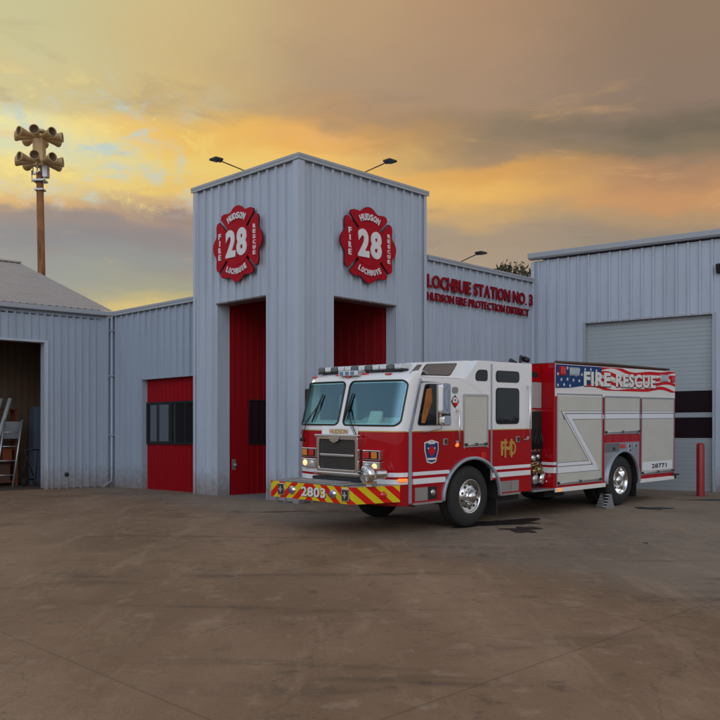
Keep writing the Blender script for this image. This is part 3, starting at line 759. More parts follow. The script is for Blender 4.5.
def interp(tab, x):
    if x <= tab[0][0]: return tab[0][1]
    for (a, p), (b, q) in zip(tab, tab[1:]):
        if x <= b: return p+(q-p)*(x-a)/(b-a)
    return tab[-1][1]
sf_t = [(.5,-1.74),(1.6,-1.76),(1.78,-1.75),(2.55,-1.54),(2.60,-1.51),(2.65,-1.45),(2.69,-1.32),(2.71,-1.16)]
sc_t = [(.5,-1.37),(1.75,-1.37),(2.60,-1.12),(2.71,-1.05)]
def FS(w_, z, off=0):
    u = min(1, abs(w_-1.25)/1.25); sf = interp(sf_t, z); s2 = interp(sc_t, z); p = 3.2
    g_ = 1-(max(0, 1-u**p))**(1/p)
    return (sf+(s2-sf)*g_, w_, z)
def FSn(w_, z, off):
    a = Vector(FS(w_, z)); e = 1e-3
    du = Vector(FS(min(2.499,w_+e), z))-Vector(FS(max(.001,w_-e), z)); dv = Vector(FS(w_, z+e))-Vector(FS(w_, z-e))
    nn = du.cross(dv).normalized()
    if nn.x > 0: nn = -nn
    return a+nn*off
def fpatch(mb, w0, w1, z0, z1, off, r=0, nu=24, nv=10, mi=0, thick=0):
    vs = []
    rows = []
    if r:
        for k in range(5): rows.append(z0+r*(1-math.cos(k/4*PI/2)))
        for k in range(1, nv): rows.append(z0+r+(z1-z0-2*r)*k/nv)
        for k in range(5): rows.append(z1-r+r*math.sin(k/4*PI/2))
    else: rows = [z0+(z1-z0)*k/nv for k in range(nv+1)]
    for z in rows:
        ins = 0
        if r:
            dy = min(z-z0, z1-z)
            if dy < r: ins = r-math.sqrt(max(0, r*r-(r-dy)**2))
        for i in range(nu+1):
            t = i/nu; w_ = w0+ins+(w1-w0-2*ins)*((.5-.5*math.cos(PI*t)) if w1-w0 > 2.4 else t)
            vs.append(FSn(w_, z, off))
    n = nu+1
    mb.faces(vs, [(j*n+i, j*n+i+1, (j+1)*n+i+1, (j+1)*n+i) for j in range(len(rows)-1) for i in range(nu)], mi, True)

# cab front shell
def us(n=40): return [1.25-1.25*math.cos(PI*i/n)*1 for i in range(n+1)]
cf = MB(); U = us(); nU = len(U)
U2 = sorted(U+[.06,1.18,1.32,2.44])
def shell(z_list, mi, cols, holes=()):
    nU = len(cols); vs = [FS(w_, z) for z in z_list for w_ in cols]; fs = []
    for j in range(len(z_list)-1):
        for i in range(nU-1):
            wm = (cols[i]+cols[i+1])/2; zm = (z_list[j]+z_list[j+1])/2
            if any(a < wm < b and c < zm < d for a, b, c, d in holes): continue
            fs.append((j*nU+i, j*nU+i+1, (j+1)*nU+i+1, (j+1)*nU+i))
    cf.faces(vs, fs, mi, True)
shell([.5,.8,1.1,1.4,1.70], 0, U)
shell([1.70,1.78,1.83,2.0,2.17,2.34,2.505,2.55,2.60,2.65,2.69,2.71], 1, U2, [(.06,1.18,1.83,2.505),(1.32,2.44,1.83,2.505)])
top = [FS(w_, 2.71) for w_ in U]; cf.poly(top+[(-.9,2.5,2.66),(-.9,0,2.66)], 1)
cf.build('cab_front', [M_tred, M_twhite], tk)

def arc(cx, cz, rx, rz, a0, a1, n=24):
    return [(cx+rx*math.cos(math.radians(a0+(a1-a0)*k/n)), cz+rz*math.sin(math.radians(a0+(a1-a0)*k/n))) for k in range(n+1)]
archF = arc(.24,.52,.76,.68, 180, 0)       # from front lip over to the rear lip
lo = [(-1.37,1.70),(-1.37,.53),(-.53,.53)]+archF+[(1.01,.53),(2.03,.53),(2.03,1.70)]
cb = MB(); cb.prism(lo, S, 0, 2.5, 0, 0)
up = [(-.15,1.70),(2.03,1.70),(2.03,2.93),(.40,2.93),(.06,2.60),(-.15,2.60)]
cb.prism(up, S, 0, 2.5, 1, 1)
cheek = [(-1.37,1.70),(-.15,1.70),(-.15,2.60),(-1.12,2.60),(-1.36,1.76)]
cb.prism(cheek, S, 0, .012, 1, 1); cb.prism(cheek, S, 2.488, 2.5, 1, 1)
cb.prism([(-1.12,2.55),(-.15,2.55),(-.15,2.60),(-1.12,2.60)], S, .012, 2.488, 1, 1)
cb.build('cab_body', [M_tred, M_twhite], tk, .018, 2)
# wheel housing lining
def housing(mb, cx, cz, rx, rz, y0, y1):
    a = [(cx-rx, .45)]+arc(cx,cz,rx,rz,180,0)+[(cx+rx, .45)]
    for p, q in zip(a, a[1:]): mb.poly([S(*p,y0), S(*q,y0), S(*q,y1), S(*p,y1)])
    mb.poly([S(*p,y1) for p in a])
wh = MB(); housing(wh, .24,.52,.755,.675,.004,.85)
wh.build('wheel_housing', M_under, tk)
# raised roof
rr = MB()
bot = [(-1.42,.30,2.66),(.42,.02,2.60),(.42,2.48,2.60),(-1.42,2.20,2.66)]
bot = [(-1.28,.05,2.60),(.42,.05,2.60),(.42,2.45,2.60),(-1.28,2.45,2.60)]
tp = [(-1.02,.172,2.845),(.42,.22,2.94),(.42,2.28,2.94),(-1.02,2.328,2.845)]
rr.faces(bot+tp, [(0,1,5,4),(1,2,6,5),(2,3,7,6),(3,0,4,7),(4,5,6,7)])
rr.build('raised_roof', M_twhite, tk, .012, 2)
def on_side(s, t):
    """point on the slanted flank of the raised roof"""
    b0 = Vector(bot[0]).lerp(Vector(bot[1]), (s+1.28)/1.70); t0 = Vector(tp[0]).lerp(Vector(tp[1]), (s+1.28)/1.70)
    return b0.lerp(t0, t)
def slant_win(name, pts, m, off=.012):
    nrm = (on_side(0,0)-on_side(-1,0)).cross(on_side(-.5,1)-on_side(-.5,0)).normalized()
    if nrm.y > 0: nrm = -nrm
    b = MB(); a = [on_side(s, t)+nrm*off for s, t in pts]; a2 = [on_side(s, t)-nrm*.01 for s, t in pts]
    b.poly(a)
    for i in range(len(a)): b.poly([a[i], a[(i+1)%len(a)], a2[(i+1)%len(a)], a2[i]])
    return b.build(name, m, tk, fixn=False)
def rpoly(pts, r, n=4):
    out = []
    N = len(pts)
    for i in range(N):
        p = Vector(pts[i]); a = Vector(pts[i-1])-p; b = Vector(pts[(i+1)%N])-p
        ra = r
        P0 = p+a.normalized()*min(ra, a.length*.45); P1 = p+b.normalized()*min(ra, b.length*.45)
        for k in range(n+1):
            t = k/n; out.append(tuple((P0*(1-t)**2+p*2*t*(1-t)+P1*t*t)))
    return out
slant_win('roof_window_seal', rpoly([(-1.10,.12),(-.30,.12),(.0,.86),(-.98,.86)], .09), M_black, .006)
slant_win('roof_window', rpoly([(-1.07,.16),(-.31,.16),(-.04,.82),(-.96,.82)], .08), M_tint2, .010)
slant_win('roof_window', rpoly([(-1.36,.16),(-1.20,.16),(-1.09,.82),(-1.24,.82)], .05), M_tint2, .010)

# cab interior seen through the windshield
M_int = mat('cabin_trim', (.05,.065,.065), .7, var=.2); M_dash = mat('dashboard_vinyl', (.42,.40,.34), .7, var=.2)
b = MB(); b.box(-.19,-.16,.02,2.48,1.702,2.54); b.box(-1.36,-.19,.02,2.48,1.702,1.715); b.box(-1.10,-.19,.014,.03,1.72,2.54); b.box(-1.10,-.19,2.47,2.486,1.72,2.54); b.build('cabin_lining', M_int, tk)
b = MB(); b.box(-1.55,-1.25,.12,2.38,1.70,1.80); b.prism([(-1.60,1.72),(-1.24,1.72),(-1.22,1.90),(-1.36,1.93),(-1.50,1.84)], S, .22, 1.05); b.prism([(-1.50,1.72),(-1.24,1.72),(-1.22,1.86),(-1.38,1.88)], S, 1.05, 2.3)
b.build('dashboard', M_dash, tk, .02)
b = MB(); b.prism([(-1.62,1.78),(-1.50,1.78),(-1.44,2.02),(-1.50,2.05)], S, .50, .78); b.build('cream_blob', mat('pale_cream', (.62,.60,.46), .8, var=.25, vscale=14), tk, .05, 3)  # cream blob low behind the right-hand pane
b = MB()
cs = Vector((-1.12,.62,2.02)); ax = Vector((-.55,0,.85)).normalized(); u_ = Vector((0,1,0)); v_ = ax.cross(u_)
b.tube([cs+(u_*math.cos(2*PI*k/24)+v_*math.sin(2*PI*k/24))*.24 for k in range(26)], .018, 6, cap=False)
for k in range(3): b.tube([cs, cs+(u_*math.cos(2.1*k)+v_*math.sin(2.1*k))*.24], .014, 5)
b.tube([cs, cs-ax*.3], .03, 6); b.build('steering_wheel', M_black, tk)
for w_ in (.62,1.92):
    b = MB(); b.box(-.62,-.42,w_-.27,w_+.27,1.715,2.25); b.box(-.60,-.48,w_-.15,w_+.15,2.25,2.46); b.build('seat', M_int, tk, .05, 3)
b = MB(); b.box(-1.0,-.3,1.05,1.45,1.715,1.98); b.build('engine_cover', M_int, tk, .04, 2)
b = MB()
for w_, h_ in ((2.12,.62),(1.98,.70),(1.74,.55)): b.box(-.93,-.90,w_-.03,w_+.03,1.72,1.72+h_)
b.build('reflection_bars', mat('pale_teal_reflection', (.30,.42,.40), .5), tk)  # upright bars stand in for white reflections in the windshield

# front details
def fpart(name, w0, w1, z0, z1, off, m, r=0, parent=tk, nu=24, nv=6):
    b = MB(); fpatch(b, w0, w1, z0, z1, off, r, nu, nv); return b.build(name, m, parent, fixn=False)
for (a, b) in ((.025,1.21),(1.29,2.475)):
    loop = []
    A0, A1, Z0, Z1, rr0 = a+.02, b-.02, 1.80, 2.535, .09
    base = rrect(A0, A1, Z0, Z1, rr0, 6); dense = []
    for p, q in zip(base, base[1:]+base[:1]):
        n0 = max(1, int(math.dist(p, q)/.06))
        dense += [(p[0]+(q[0]-p[0])*k/n0, p[1]+(q[1]-p[1])*k/n0) for k in range(n0)]
    sb = MB(); ringp = [FSn(min(2.49,max(.01,u)), v, .008) for u, v in dense]; sb.tube(ringp+[ringp[0], ringp[1]], .017, 6, cap=False)
    g_ = sb.build('windshield_seal', M_black, tk)
    fpart('windshield', a+.02, b-.02, 1.80, 2.535, .006, M_wind, .08, g_, 24, 10)
for z0, z1 in ((.86,.93),(.98,1.04)):
    fpart('stripe', .0003, 2.4997, z0-.01, z1, .006, M_refl, 0, tk, 64, 1)
fpart('stripe', .002, 2.498, 1.695, 1.712, .005, M_gold, 0, tk, 48, 1)
fpart('nose_panel', .80, 1.70, 1.58, 1.80, .008, M_twhite, .02)
fpart('nose_panel', .80, 1.70, .80, 1.02, .012, M_chrome, .01)

# grille
FX = -1.77
gr = MB()
gz0, gz1, gw0, gw1 = 1.00, 1.63, .70, 1.72
F = lambda u, v, d: (d, u, v)
outer = rrect(gw0, gw1, gz0, gz1, .05); inner = rrect(gw0+.065, gw1-.065, gz0+.06, gz1-.07, .04)
def ring(mb, out, inn, fn, d0, d1, mi=0):
    n = len(out)
    for i in range(n):
        j = (i+1) % n
        mb.poly([fn(*out[i],d0), fn(*out[j],d0), fn(*inn[j],d0), fn(*inn[i],d0)], mi)
        mb.poly([fn(*out[i],d0), fn(*out[j],d0), fn(*out[j],d1), fn(*out[i],d1)], mi)
        mb.poly([fn(*inn[i],d0), fn(*inn[j],d0), fn(*inn[j],d1), fn(*inn[i],d1)], mi)
ring(gr, outer, inner, F, FX-.10, FX+.02)
gr.box(FX-.105,FX-.06,gw0+.09,gw1-.09,1.275,1.315)
gr.box(FX-.13,FX,gw0-.02,gw1+.02,1.60,1.645); gr.box(FX-.12,FX,gw0-.05,gw1+.05,.96,1.01)
grille = gr.build('grille', M_chrome, tk, .01, 2)
g2 = MB(); g2.box(FX-.05,FX+.0,gw0+.05,gw1-.05,gz0+.03,gz1-.03); g2.build('grille_backing', mat('grille_dark', (.05,.045,.04), .6, .3), grille)
g2 = MB()
for k in range(22):
    w_ = gw0+.12+k*(gw1-gw0-.24)/21; g2.box(FX-.062,FX-.05,w_-.004,w_+.004,gz0+.06,gz1-.08)
for k in range(14):
    z = gz0+.09+k*(gz1-gz0-.19)/13; g2.box(FX-.060,FX-.052,gw0+.10,gw1-.10,z-.003,z+.003)
g2.build('grille_mesh', mat('grille_bars', (.16,.15,.14), .35, .8), grille)
g2 = MB(); g2.prism([(1.12,1.60),(1.17,1.53),(1.26,1.50),(1.35,1.53),(1.40,1.60)], F, FX-.12, FX-.09); g2.build('grille_crest', M_chrome, grille, .005)
me = fit_text('HUDSON', .44, .08, .01, .004); put_mesh('lettering', me, M_gold, tk, (FX-.015,1.25,1.695), (0,-1,0), (-.0,0,1))

# headlamp clusters
def cluster(w0, w1, side_):
    c = 'left' if side_ else 'right'
    x = FX+.035 if side_ == 0 else FX+.035
    b = MB(); b.box(x-.06,x+.10,w0,w1,1.235,1.40); b.box(x-.06,x+.10,w0,w1,1.055,1.215)
    h = b.build('headlamp_housing', M_chrome, tk, .012)
    ws = [w0+(w1-w0)*.27, w0+(w1-w0)*.73]
    b = MB(); b.box(x-.066,x-.058,w0+.02,w1-.02,1.25,1.385); b.build('lamp_bezel', M_black, h)
    outer_w = ws[0] if side_ == 0 else ws[1]; inner_w = ws[1] if side_ == 0 else ws[0]
    for w_, m, nm in ((outer_w, M_lamb, 'turn_signal'), (inner_w, M_lred, 'warning_lamp')):
        b = MB(); b.box(x-.085,x-.067,w_-.062,w_+.062,1.265,1.372); b.build(nm, m, h, .02)
    b = MB(); b.box(x-.066,x-.058,w0+.02,w1-.02,1.07,1.20); b.build('lamp_bezel', M_brush, h)
    b = MB(); b.lathe([(.001,-.03),(.045,-.022),(.058,0)], (x-.062,outer_w if side_ else outer_w,1.135), (1,0,0), 20); b.build('headlamp', M_lit, h)
    b = MB(); b.lathe([(.001,-.02),(.045,-.012),(.058,0)], (x-.062,inner_w,1.135), (1,0,0), 20); b.build('headlamp', M_lclr, h)
cluster(.27,.66,0); cluster(1.82,2.20,1)

# bumper
path = [(-1.60,2.505),(-1.66,2.49),(-2.42,2.28),(-2.446,2.24),(-2.446,.26),(-2.42,.22),(-1.66,.01),(-1.60,-.005)]
BZ0, BZ1 = .575, .845
bp = MB(); arcl = [0]
for a, b in zip(path, path[1:]): arcl.append(arcl[-1]+math.dist(a, b))
tot = arcl[-1]
me = bpy.data.meshes.new('bumper'); vs = []; fs = []
for (x, y) in path: vs += [(x,y,BZ0),(x,y,BZ1)]
for i in range(len(path)-1): fs.append((2*i, 2*i+2, 2*i+3, 2*i+1))
nb = len(vs)
vs += [(x,y,BZ1-.002) for x, y in path]+[(-1.45,-.005,BZ1-.002),(-1.45,2.505,BZ1-.002)]
fs.append(tuple(range(nb, len(vs))))
nc = len(vs); vs += [(x,y,BZ0+.002) for x, y in path]+[(-1.45,-.005,BZ0+.002),(-1.45,2.505,BZ0+.002)]; fs.append(tuple(range(nc, len(vs))))
me.from_pydata(vs, [], fs); me.materials.append(M_chev); me.materials.append(M_tread)
me.polygons[-1].material_index = 1; me.polygons[-2].material_index = 1
uvl = me.uv_layers.new(name='chev')
for p in me.polygons:
    for li in p.loop_indices:
        vi = me.loops[li].vertex_index
        k = min(vi//2, len(path)-1) if vi < nb else 0
        uvl.data[li].uv = (arcl[k]-tot/2, vs[vi][2]*1.25)
bump = bpy.data.objects.new('bumper', me); COL.objects.link(bump); bump.parent = tk
b = MB(); b.box(-2.43,-1.5,.5,2.0,.59,.63); b.box(-1.62,-1.30,.0,2.5,.52,.83); b.build('bumper_frame', M_tred, tk)
b = MB(); b.box(-2.38,-1.83,.50,1.95,.847,.868); b.box(-2.30,-2.0,.70,1.75,.868,.885); b.build('hose_tray', M_tread, bump, .006)
b = MB(); b.box(-1.93,-1.78,.62,1.75,.868,.93); b.build('tray_strap', M_black, bump)
BX = -2.446
me = fit_text('2803', .60, .165, .03, .001, 1.08); put_mesh('shadow_numerals', me, M_black, bump, (BX-.003,1.125,.705), (0,-1,0), (0,0,1))
me = fit_text('2803', .60, .16, .028, .001, 1.08); put_mesh('numerals', me, M_white, bump, (BX-.006,1.138,.714), (0,-1,0), (0,0,1))
for w_ in (.36,1.95):
    b = MB(); b.box(BX-.025,BX,w_-.085,w_+.085,.615,.82); hh = b.build('flashing_lamp', M_chrome, bump, .008)
    b = MB(); b.box(BX-.032,BX-.025,w_-.06,w_+.06,.64,.795); b.build('lens', M_black, hh)
    b = MB(); b.box(BX-.038,BX-.032,w_-.014,w_+.014,.665,.77); b.box(BX-.0385,BX-.0325,w_-.045,w_+.045,.703,.731); b.build('reflector', M_lclr, hh)
for w_ in (.66,1.67):
    b = MB(); b.lathe([(.001,-.045),(.05,-.04),(.072,-.02),(.078,0)], (BX,w_,.715), (1,0,0), 24); b.build('round_lamp', M_chrome, bump)
    b = MB(); b.lathe([(.001,-.054),(.045,-.049),(.05,-.04)], (BX,w_,.715), (1,0,0), 24); b.build('round_lamp_lens', M_lblue, bump)
b = MB(); b.lathe([(.001,-.02),(.05,-.015),(.06,0)], (-1.90,.07,.70), (.28,.96,0), 20); b.build('side_marker', M_lred, bump)
# chrome siren horn on the bumper
b = MB()
b.lathe([(.001,-.10),(.03,-.10),(.05,-.08),(.115,-.095),(.135,-.085),(.15,-.05),(.15,.0),(.13,.03),(.10,.06),(.085,.14),(.08,.30),(.05,.36),(.001,.37)], (-2.18,.12,1.04), (1,-.12,0), 28)
sr = b.build('siren', M_chrome, tk)
b = MB()
for k in range(12):
    a = k*PI/6; b.box(-2.288,-2.278,.12-.003,.12+.003,1.04+.03,1.04+.11, 0, Matrix.Translation((0,.12,1.04)) @ Matrix.Rotation(a,4,'X') @ Matrix.Translation((0,-.12,-1.04)))
b.build('siren_grille', M_brush, sr)
b = MB(); b.box(-2.16,-2.04,.08,.20,.845,.93); b.build('siren_foot', M_chrome, sr)

# light bar, roof box, markers
lb = MB(); lb.box(-1.33,-1.06,.22,2.28,2.70,2.73); lb.box(-1.31,-1.08,.40,.50,2.66,2.70); lb.box(-1.31,-1.08,1.95,2.05,2.66,2.70)
lbar = lb.build('light_bar', M_frame, tk)
nmod = 12
for k in range(nmod):
    w0 = .22+2.06*k/nmod; m = [M_lclr, M_lsmoke, M_lclr, M_lclr, M_lsmoke][k % 5]
    b = MB(); b.box(-1.34,-1.05,w0+.006,w0+2.06/nmod-.006,2.732,2.82); b.build('light_module', m, lbar, .02, 3)
b = MB(); b.box(-1.56,-1.36,1.02,1.50,2.635,2.725); rbx = b.build('signal_emitter', M_lclr, tk, .012)
b = MB()
for w_ in (1.15,1.28,1.42): b.box(-1.568,-1.56,w_-.04,w_+.04,2.65,2.71)
b.build('emitter_lens', M_lblue, rbx)
for w_, z in ((2.30,2.635),(1.62,2.655),(1.30,2.61),(.96,2.655),(.42,2.64)):
    p = FSn(w_, z, .012); b = MB(); b.box(p.x-.02,p.x+.04,p.y-.06,p.y+.06,p.z-.016,p.z+.016); b.build('marker_lamp', M_lred, tk, .008)
# wipers
for (pv, a, b2) in (((2.28,1.56),(1.92,2.08),[(1.82,2.32),(1.98,1.84)]), ((.76,1.55),(1.10,2.10),[(1.06,2.33),(1.14,1.86)])):
    b = MB()
    b.tube([FSn(*pv,.03), FSn((pv[0]+a[0])/2,(pv[1]+a[1])/2,.06), FSn(*a,.045)], .009, 6)
    b.tube([FSn(pv[0]+.08,pv[1]+.06,.03), FSn((pv[0]+a[0])/2+.05,(pv[1]+a[1])/2,.055), FSn(*a,.045)], .005, 6)
    wp = b.build('wiper', M_frame, tk)
    b = MB(); p0 = FSn(*b2[0],.03); p1 = FSn(*b2[1],.03); b.tube([p0, (p0+p1)/2+Vector((-.01,0,0)), p1], [.010,.022,.010], 6); b.build('wiper_blade', M_black, wp)
    p = FSn(pv[0], pv[1]-.03, .02); b = MB(); b.box(p.x-.03,p.x+.03,p.y-.05,p.y+.05,p.z-.03,p.z+.03); b.build('wiper_pivot', M_frame, wp, .01)

# A pillar strips
for y0, y1 in ((-.018,.0),(2.5,2.518)):
    b = MB(); b.prism([(-1.40,.53),(-1.33,.53),(-1.325,1.72),(-1.08,2.56),(-1.14,2.58),(-1.395,1.75)], S, y0, y1); b.build('pillar_trim', M_pillar, tk, .006)

# side stripes on cab
def clip_arch(s0, s1, z):
    return s0, s1
def stripe(z0, z1, s0, s1, m=M_refl, y=-.004, parent=tk, name='stripe'):
    b = MB(); b.box(s0,s1,y,y+.006,z0,z1); return b.build(name, m, parent)
for z0, z1 in ((.84,.93),(.98,1.04)):
    zz = (z0+z1)/2; hw = .80*math.sqrt(max(0,1-((zz-.52)/.72)**2))
    stripe(z0, z1, -1.33, .24-hw-.02); stripe(z0, z1, .24+hw+.02, .765)
stripe(1.695,1.712,-1.33,.765,M_gold)

# front door
dr = MB()
arcd = [(s, z) for s, z in arc(.24,.52,.84,.76,180,95,12) if s < -.12 and z > .8]
outl = [(-1.31,.80)]+[(-.53,.80)]+arcd+[(-.12,arcd[-1][1]+.01),(-.12,1.70),(-1.31,1.70)]
dr.prism(outl, S, -.010, .0, 0)
dr.prism([(-1.31,1.70),(-.12,1.70),(-.12,2.57),(-1.05,2.57),(-1.30,1.76)], S, -.010, 0, 1)
fd = dr.build('front_door', [M_tred, M_twhite], tk, .004, 1)
for z0, z1 in ((.84,.93),(.98,1.04)):
    zz = (z0+z1)/2; hw = .84*math.sqrt(max(0,1-((zz-.52)/.76)**2))
    stripe(z0, z1, -1.30, .24-hw, M_refl, -.014, fd)
stripe(1.695,1.712,-1.30,-.13,M_gold,-.013,fd)
def side_window(poly_, m, parent, y=-.012, rr_=.07, seal=.025):
    pts = rpoly(poly_, rr_); c = Vector((sum(p[0] for p in poly_)/len(poly_), sum(p[1] for p in poly_)/len(poly_)))
    b = MB(); b.prism(pts, S, y-.006, y+.002); sl_ = b.build('window_seal', M_black, parent)
    ins = []
    for p in poly_:
        d = (Vector(p)-c); k = 1-seal/max(.01, d.length)*1.2; ins.append(tuple(c+d*k))
    b = MB(); b.prism(rpoly(ins, rr_*.8), S, y-.010, y-.004); b.build('window', m, sl_ if parent is tk else parent)
side_window([(-1.20,1.80),(-.36,1.80),(-.36,2.49),(-1.01,2.49)], M_tint, fd)
b = MB(); b.box(-.735,-.705,-.028,-.018,1.81,2.48); b.build('window_divider', M_brush, fd)
b = MB(); b.prism([(-1.12,1.84),(-1.02,1.84),(-.84,2.2),(-.86,2.42),(-.98,2.40)], S, -.0232,-.0225); b.prism([(-.69,1.84),(-.60,1.84),(-.66,2.3),(-.70,2.3)], S, -.0232,-.0225); b.build('window_reflection', M_wrefl, fd)  # orange patches laid on the glass as a painted reflection
# shield badge
sh_o = [(-1.02,1.52),(-.84,1.56),(-.67,1.52),(-.67,1.38),(-.70,1.30),(-.73,1.19),(-.84,1.16),(-.96,1.19),(-.99,1.30),(-1.02,1.38)]
def scl(pts, k):
    cx = sum(p[0] for p in pts)/len(pts); cz = sum(p[1] for p in pts)/len(pts); return [(cx+(p[0]-cx)*k, cz+(p[1]-cz)*k) for p in pts]
b = MB(); b.prism(sh_o, S, -.014, -.009); bd = b.build('shield_badge', M_white, fd)
b = MB(); b.prism(scl(sh_o,.88), S, -.017, -.013); b.build('badge_field', M_blue, fd)
b = MB(); b.prism([(-.845+.085*math.cos(a)*(1.25 if k%3==0 else .8), 1.375+.085*math.sin(a)*(1.25 if k%3==0 else .8)) for k, a in enumerate([2*PI*i/12 for i in range(12)])], S, -.020, -.016); b.build('badge_cross', M_fred, fd)
b = MB(); b.box(-.93,-.76,-.020,-.016,1.49,1.525); b.build('badge_bar', M_white, fd)
for s in (-.93,-.77):
    b = MB(); b.prism(circ(s,1.42,.016,8), S, -.020, -.016); b.build('badge_dot', M_white, fd)
b = MB(); b.box(-.95,-.74,-.020,-.016,1.225,1.26); b.build('badge_bar', M_white, fd)
# front handle
def handle(s, z, parent, y=-.012):
    b = MB(); b.prism(rrect(s-.06,s+.06,z-.055,z+.055,.015), S, y-.01, y); h = b.build('door_handle', M_chrome, parent)
    b = MB(); b.box(s+.0,s+.035,y-.025,y-.01,z-.04,z+.04); b.build('paddle', M_black, h)
handle(-.50,1.52,fd)
handle(1.56,1.52,tk,-.016)
def grab(s, z0, z1, parent=tk, y=0):
    b = MB(); b.tube([(s,y-.01,z0),(s,y-.07,z0+.01),(s,y-.07,z1-.01),(s,y-.01,z1)], .014, 8)
    for z in (z0, z1): b.box(s-.03,s+.03,y-.02,y,z-.035,z+.035)
    b.build('grab_rail', M_chrome, parent)
grab(-.20,1.50,2.05,fd,-.01)
grab(1.86,1.53,2.50,tk,-.012)
b = MB(); b.box(1.70,1.86,-.05,-.03,1.50,1.52); b.build('latch_bar', M_chrome, tk)
b = MB(); b.lathe([(.001,-.03),(.035,-.025),(.04,0)], (-.19,-.01,1.46), (0,1,0), 16); b.build('amber_lamp', M_lita, tk)
# crests behind door window
b = MB(); b.prism(rrect(-.32,-.16,2.34,2.45,.05), S, -.018, -.010); b.build('round_crest', mat('pewter_decal', (.25,.25,.25), .5), fd)
b = MB(); b.prism([(-.24+.09*math.sin(2*PI*k/16)*(1.15 if k%4==0 else .9), 2.20+.10*math.cos(2*PI*k/16)*(1.15 if k%4==0 else .9)) for k in range(16)], S, -.015, -.010); b.build('cross_crest', M_black, fd)
b = MB(); b.prism(circ(-.24,2.21,.065,16), S, -.018, -.0145); b.build('cross_crest_field', M_fwhite, fd)
b = MB(); b.prism([(-.285,2.13),(-.195,2.13),(-.185,2.18),(-.295,2.18)], S, -.021, -.017); b.prism(circ(-.24,2.225,.02,8), S, -.021, -.0175); b.build('cross_crest_mark', M_fred, fd)

# mirrors
mi = MB()
mi.prism(rrect(-.17,.17,1.99,2.49,.05), lambda u,v,d:(-.84+u*.93-d*.25, -.30+u*.25+d, v), -.03, .05)
mir = mi.build('mirror', M_chrome, tk, .01)
mi = MB(); mi.prism(rrect(-.145,.145,2.02,2.46,.04), lambda u,v,d:(-.84+u*.93-d*.25, -.30+u*.25+d, v), -.034, -.031); mi.build('mirror_face', M_mirr, mir)
mi = MB(); mi.prism(rrect(-.15,.15,1.80,1.96,.05), lambda u,v,d:(-.84+u*.93-d*.25, -.30+u*.25+d, v), -.05, .04); mi.build('convex_mirror', M_chrome, mir, .015)
mi = MB(); mi.tube([(-1.10,-.01,2.52),(-.98,-.30,2.50),(-.92,-.29,1.75),(-1.08,-.01,1.68)], .013, 8); mi.build('mirror_arm', M_brush, mir)
# far-side mirror
mi = MB(); mi.prism(rrect(-.15,.15,1.99,2.45,.05), lambda u,v,d:(-1.2+u*.3, 2.72+u*.9+d*.1, v), -.03, .05)
mr2 = mi.build('mirror', M_chrome, tk, .01)
mr2.hide_render = False

# cab shutter compartment
def shutter(name, s0, s1, z0, z1, y=-.006, parent=tk):
    b = MB(); b.box(s0,s1,y-.002,y+.02,z0,z1); sh_ = b.build(name, M_shut, parent)
    b = MB()
    b.box(s0-.02,s0+.012,y-.014,y,z0-.02,z1+.02); b.box(s1-.012,s1+.02,y-.014,y,z0-.02,z1+.02); b.box(s0+.012,s1-.012,y-.014,y,z1-.01,z1+.02)
    b.build('shutter_track', M_brush, sh_)
    b = MB(); b.tube([(s0+.05,y-.022,z0+.045),(s1-.05,y-.022,z0+.045)], .013, 8); b.build('shutter_bar', M_brush, sh_)
    for s in (s0+.05,(s0+s1)/2,s1-.05):
        b = MB(); b.box(s-.03,s+.03,y-.034,y-.003,z0+.022,z0+.068); b.build('bar_bracket', M_black, sh_)
    b = MB(); b.box(s0+.012,s1-.012,y-.010,y,z0,z0+.02); b.build('shutter_sill', M_brush, sh_)
    return sh_
shutter('shutter', .01, .66, 1.41, 2.31)
b = MB(); b.box(.01,.66,-.016,-.004,2.31,2.335); b.build('shutter_drip_rail', M_brush, tk)
b = MB(); b.prism(rrect(.48,.62,1.20,1.30,.02), S, -.02, 0); b.build('warning_lamp', M_lred, tk, .006)
side_window([(.33,2.57),(.67,2.57),(.67,2.77),(.42,2.77),(.33,2.70)], M_tint, tk, -.002, .06, .02)
b = MB(); b.box(.765,.795,-.018,.0,.80,2.88); b.build('door_seam_trim', M_pillar, tk)
# rear door
b = MB(); b.box(.80,1.985,-.010,.0,.80,1.70,0); b.box(.80,1.985,-.010,.0,1.70,2.87,1)
rd = b.build('rear_door', [M_tred, M_twhite], tk, .004, 1)
for z0, z1 in ((.84,.93),(.98,1.04)): stripe(z0,z1,.81,1.98,M_refl,-.014,rd)
zz=.985; stripe(1.695,1.712,.81,1.98,M_gold,-.013,rd)
side_window([(.90,2.56),(1.61,2.56),(1.61,2.77),(.90,2.77)], M_tint, rd, -.011, .08)
side_window([(.90,1.80),(1.61,1.80),(1.61,2.46),(.90,2.46)], M_tint, rd, -.011, .09)
for ch, s, hgt in (('H',1.27,.34),('F',1.15,.26),('D',1.41,.26)):
    me = fit_text(ch, .20 if ch != 'H' else .24, hgt, .02, .003); put_mesh('monogram_letter', me, M_gold, rd, (s,-.016 if ch!='H' else -.022,1.36), (1,0,0), (0,0,1))
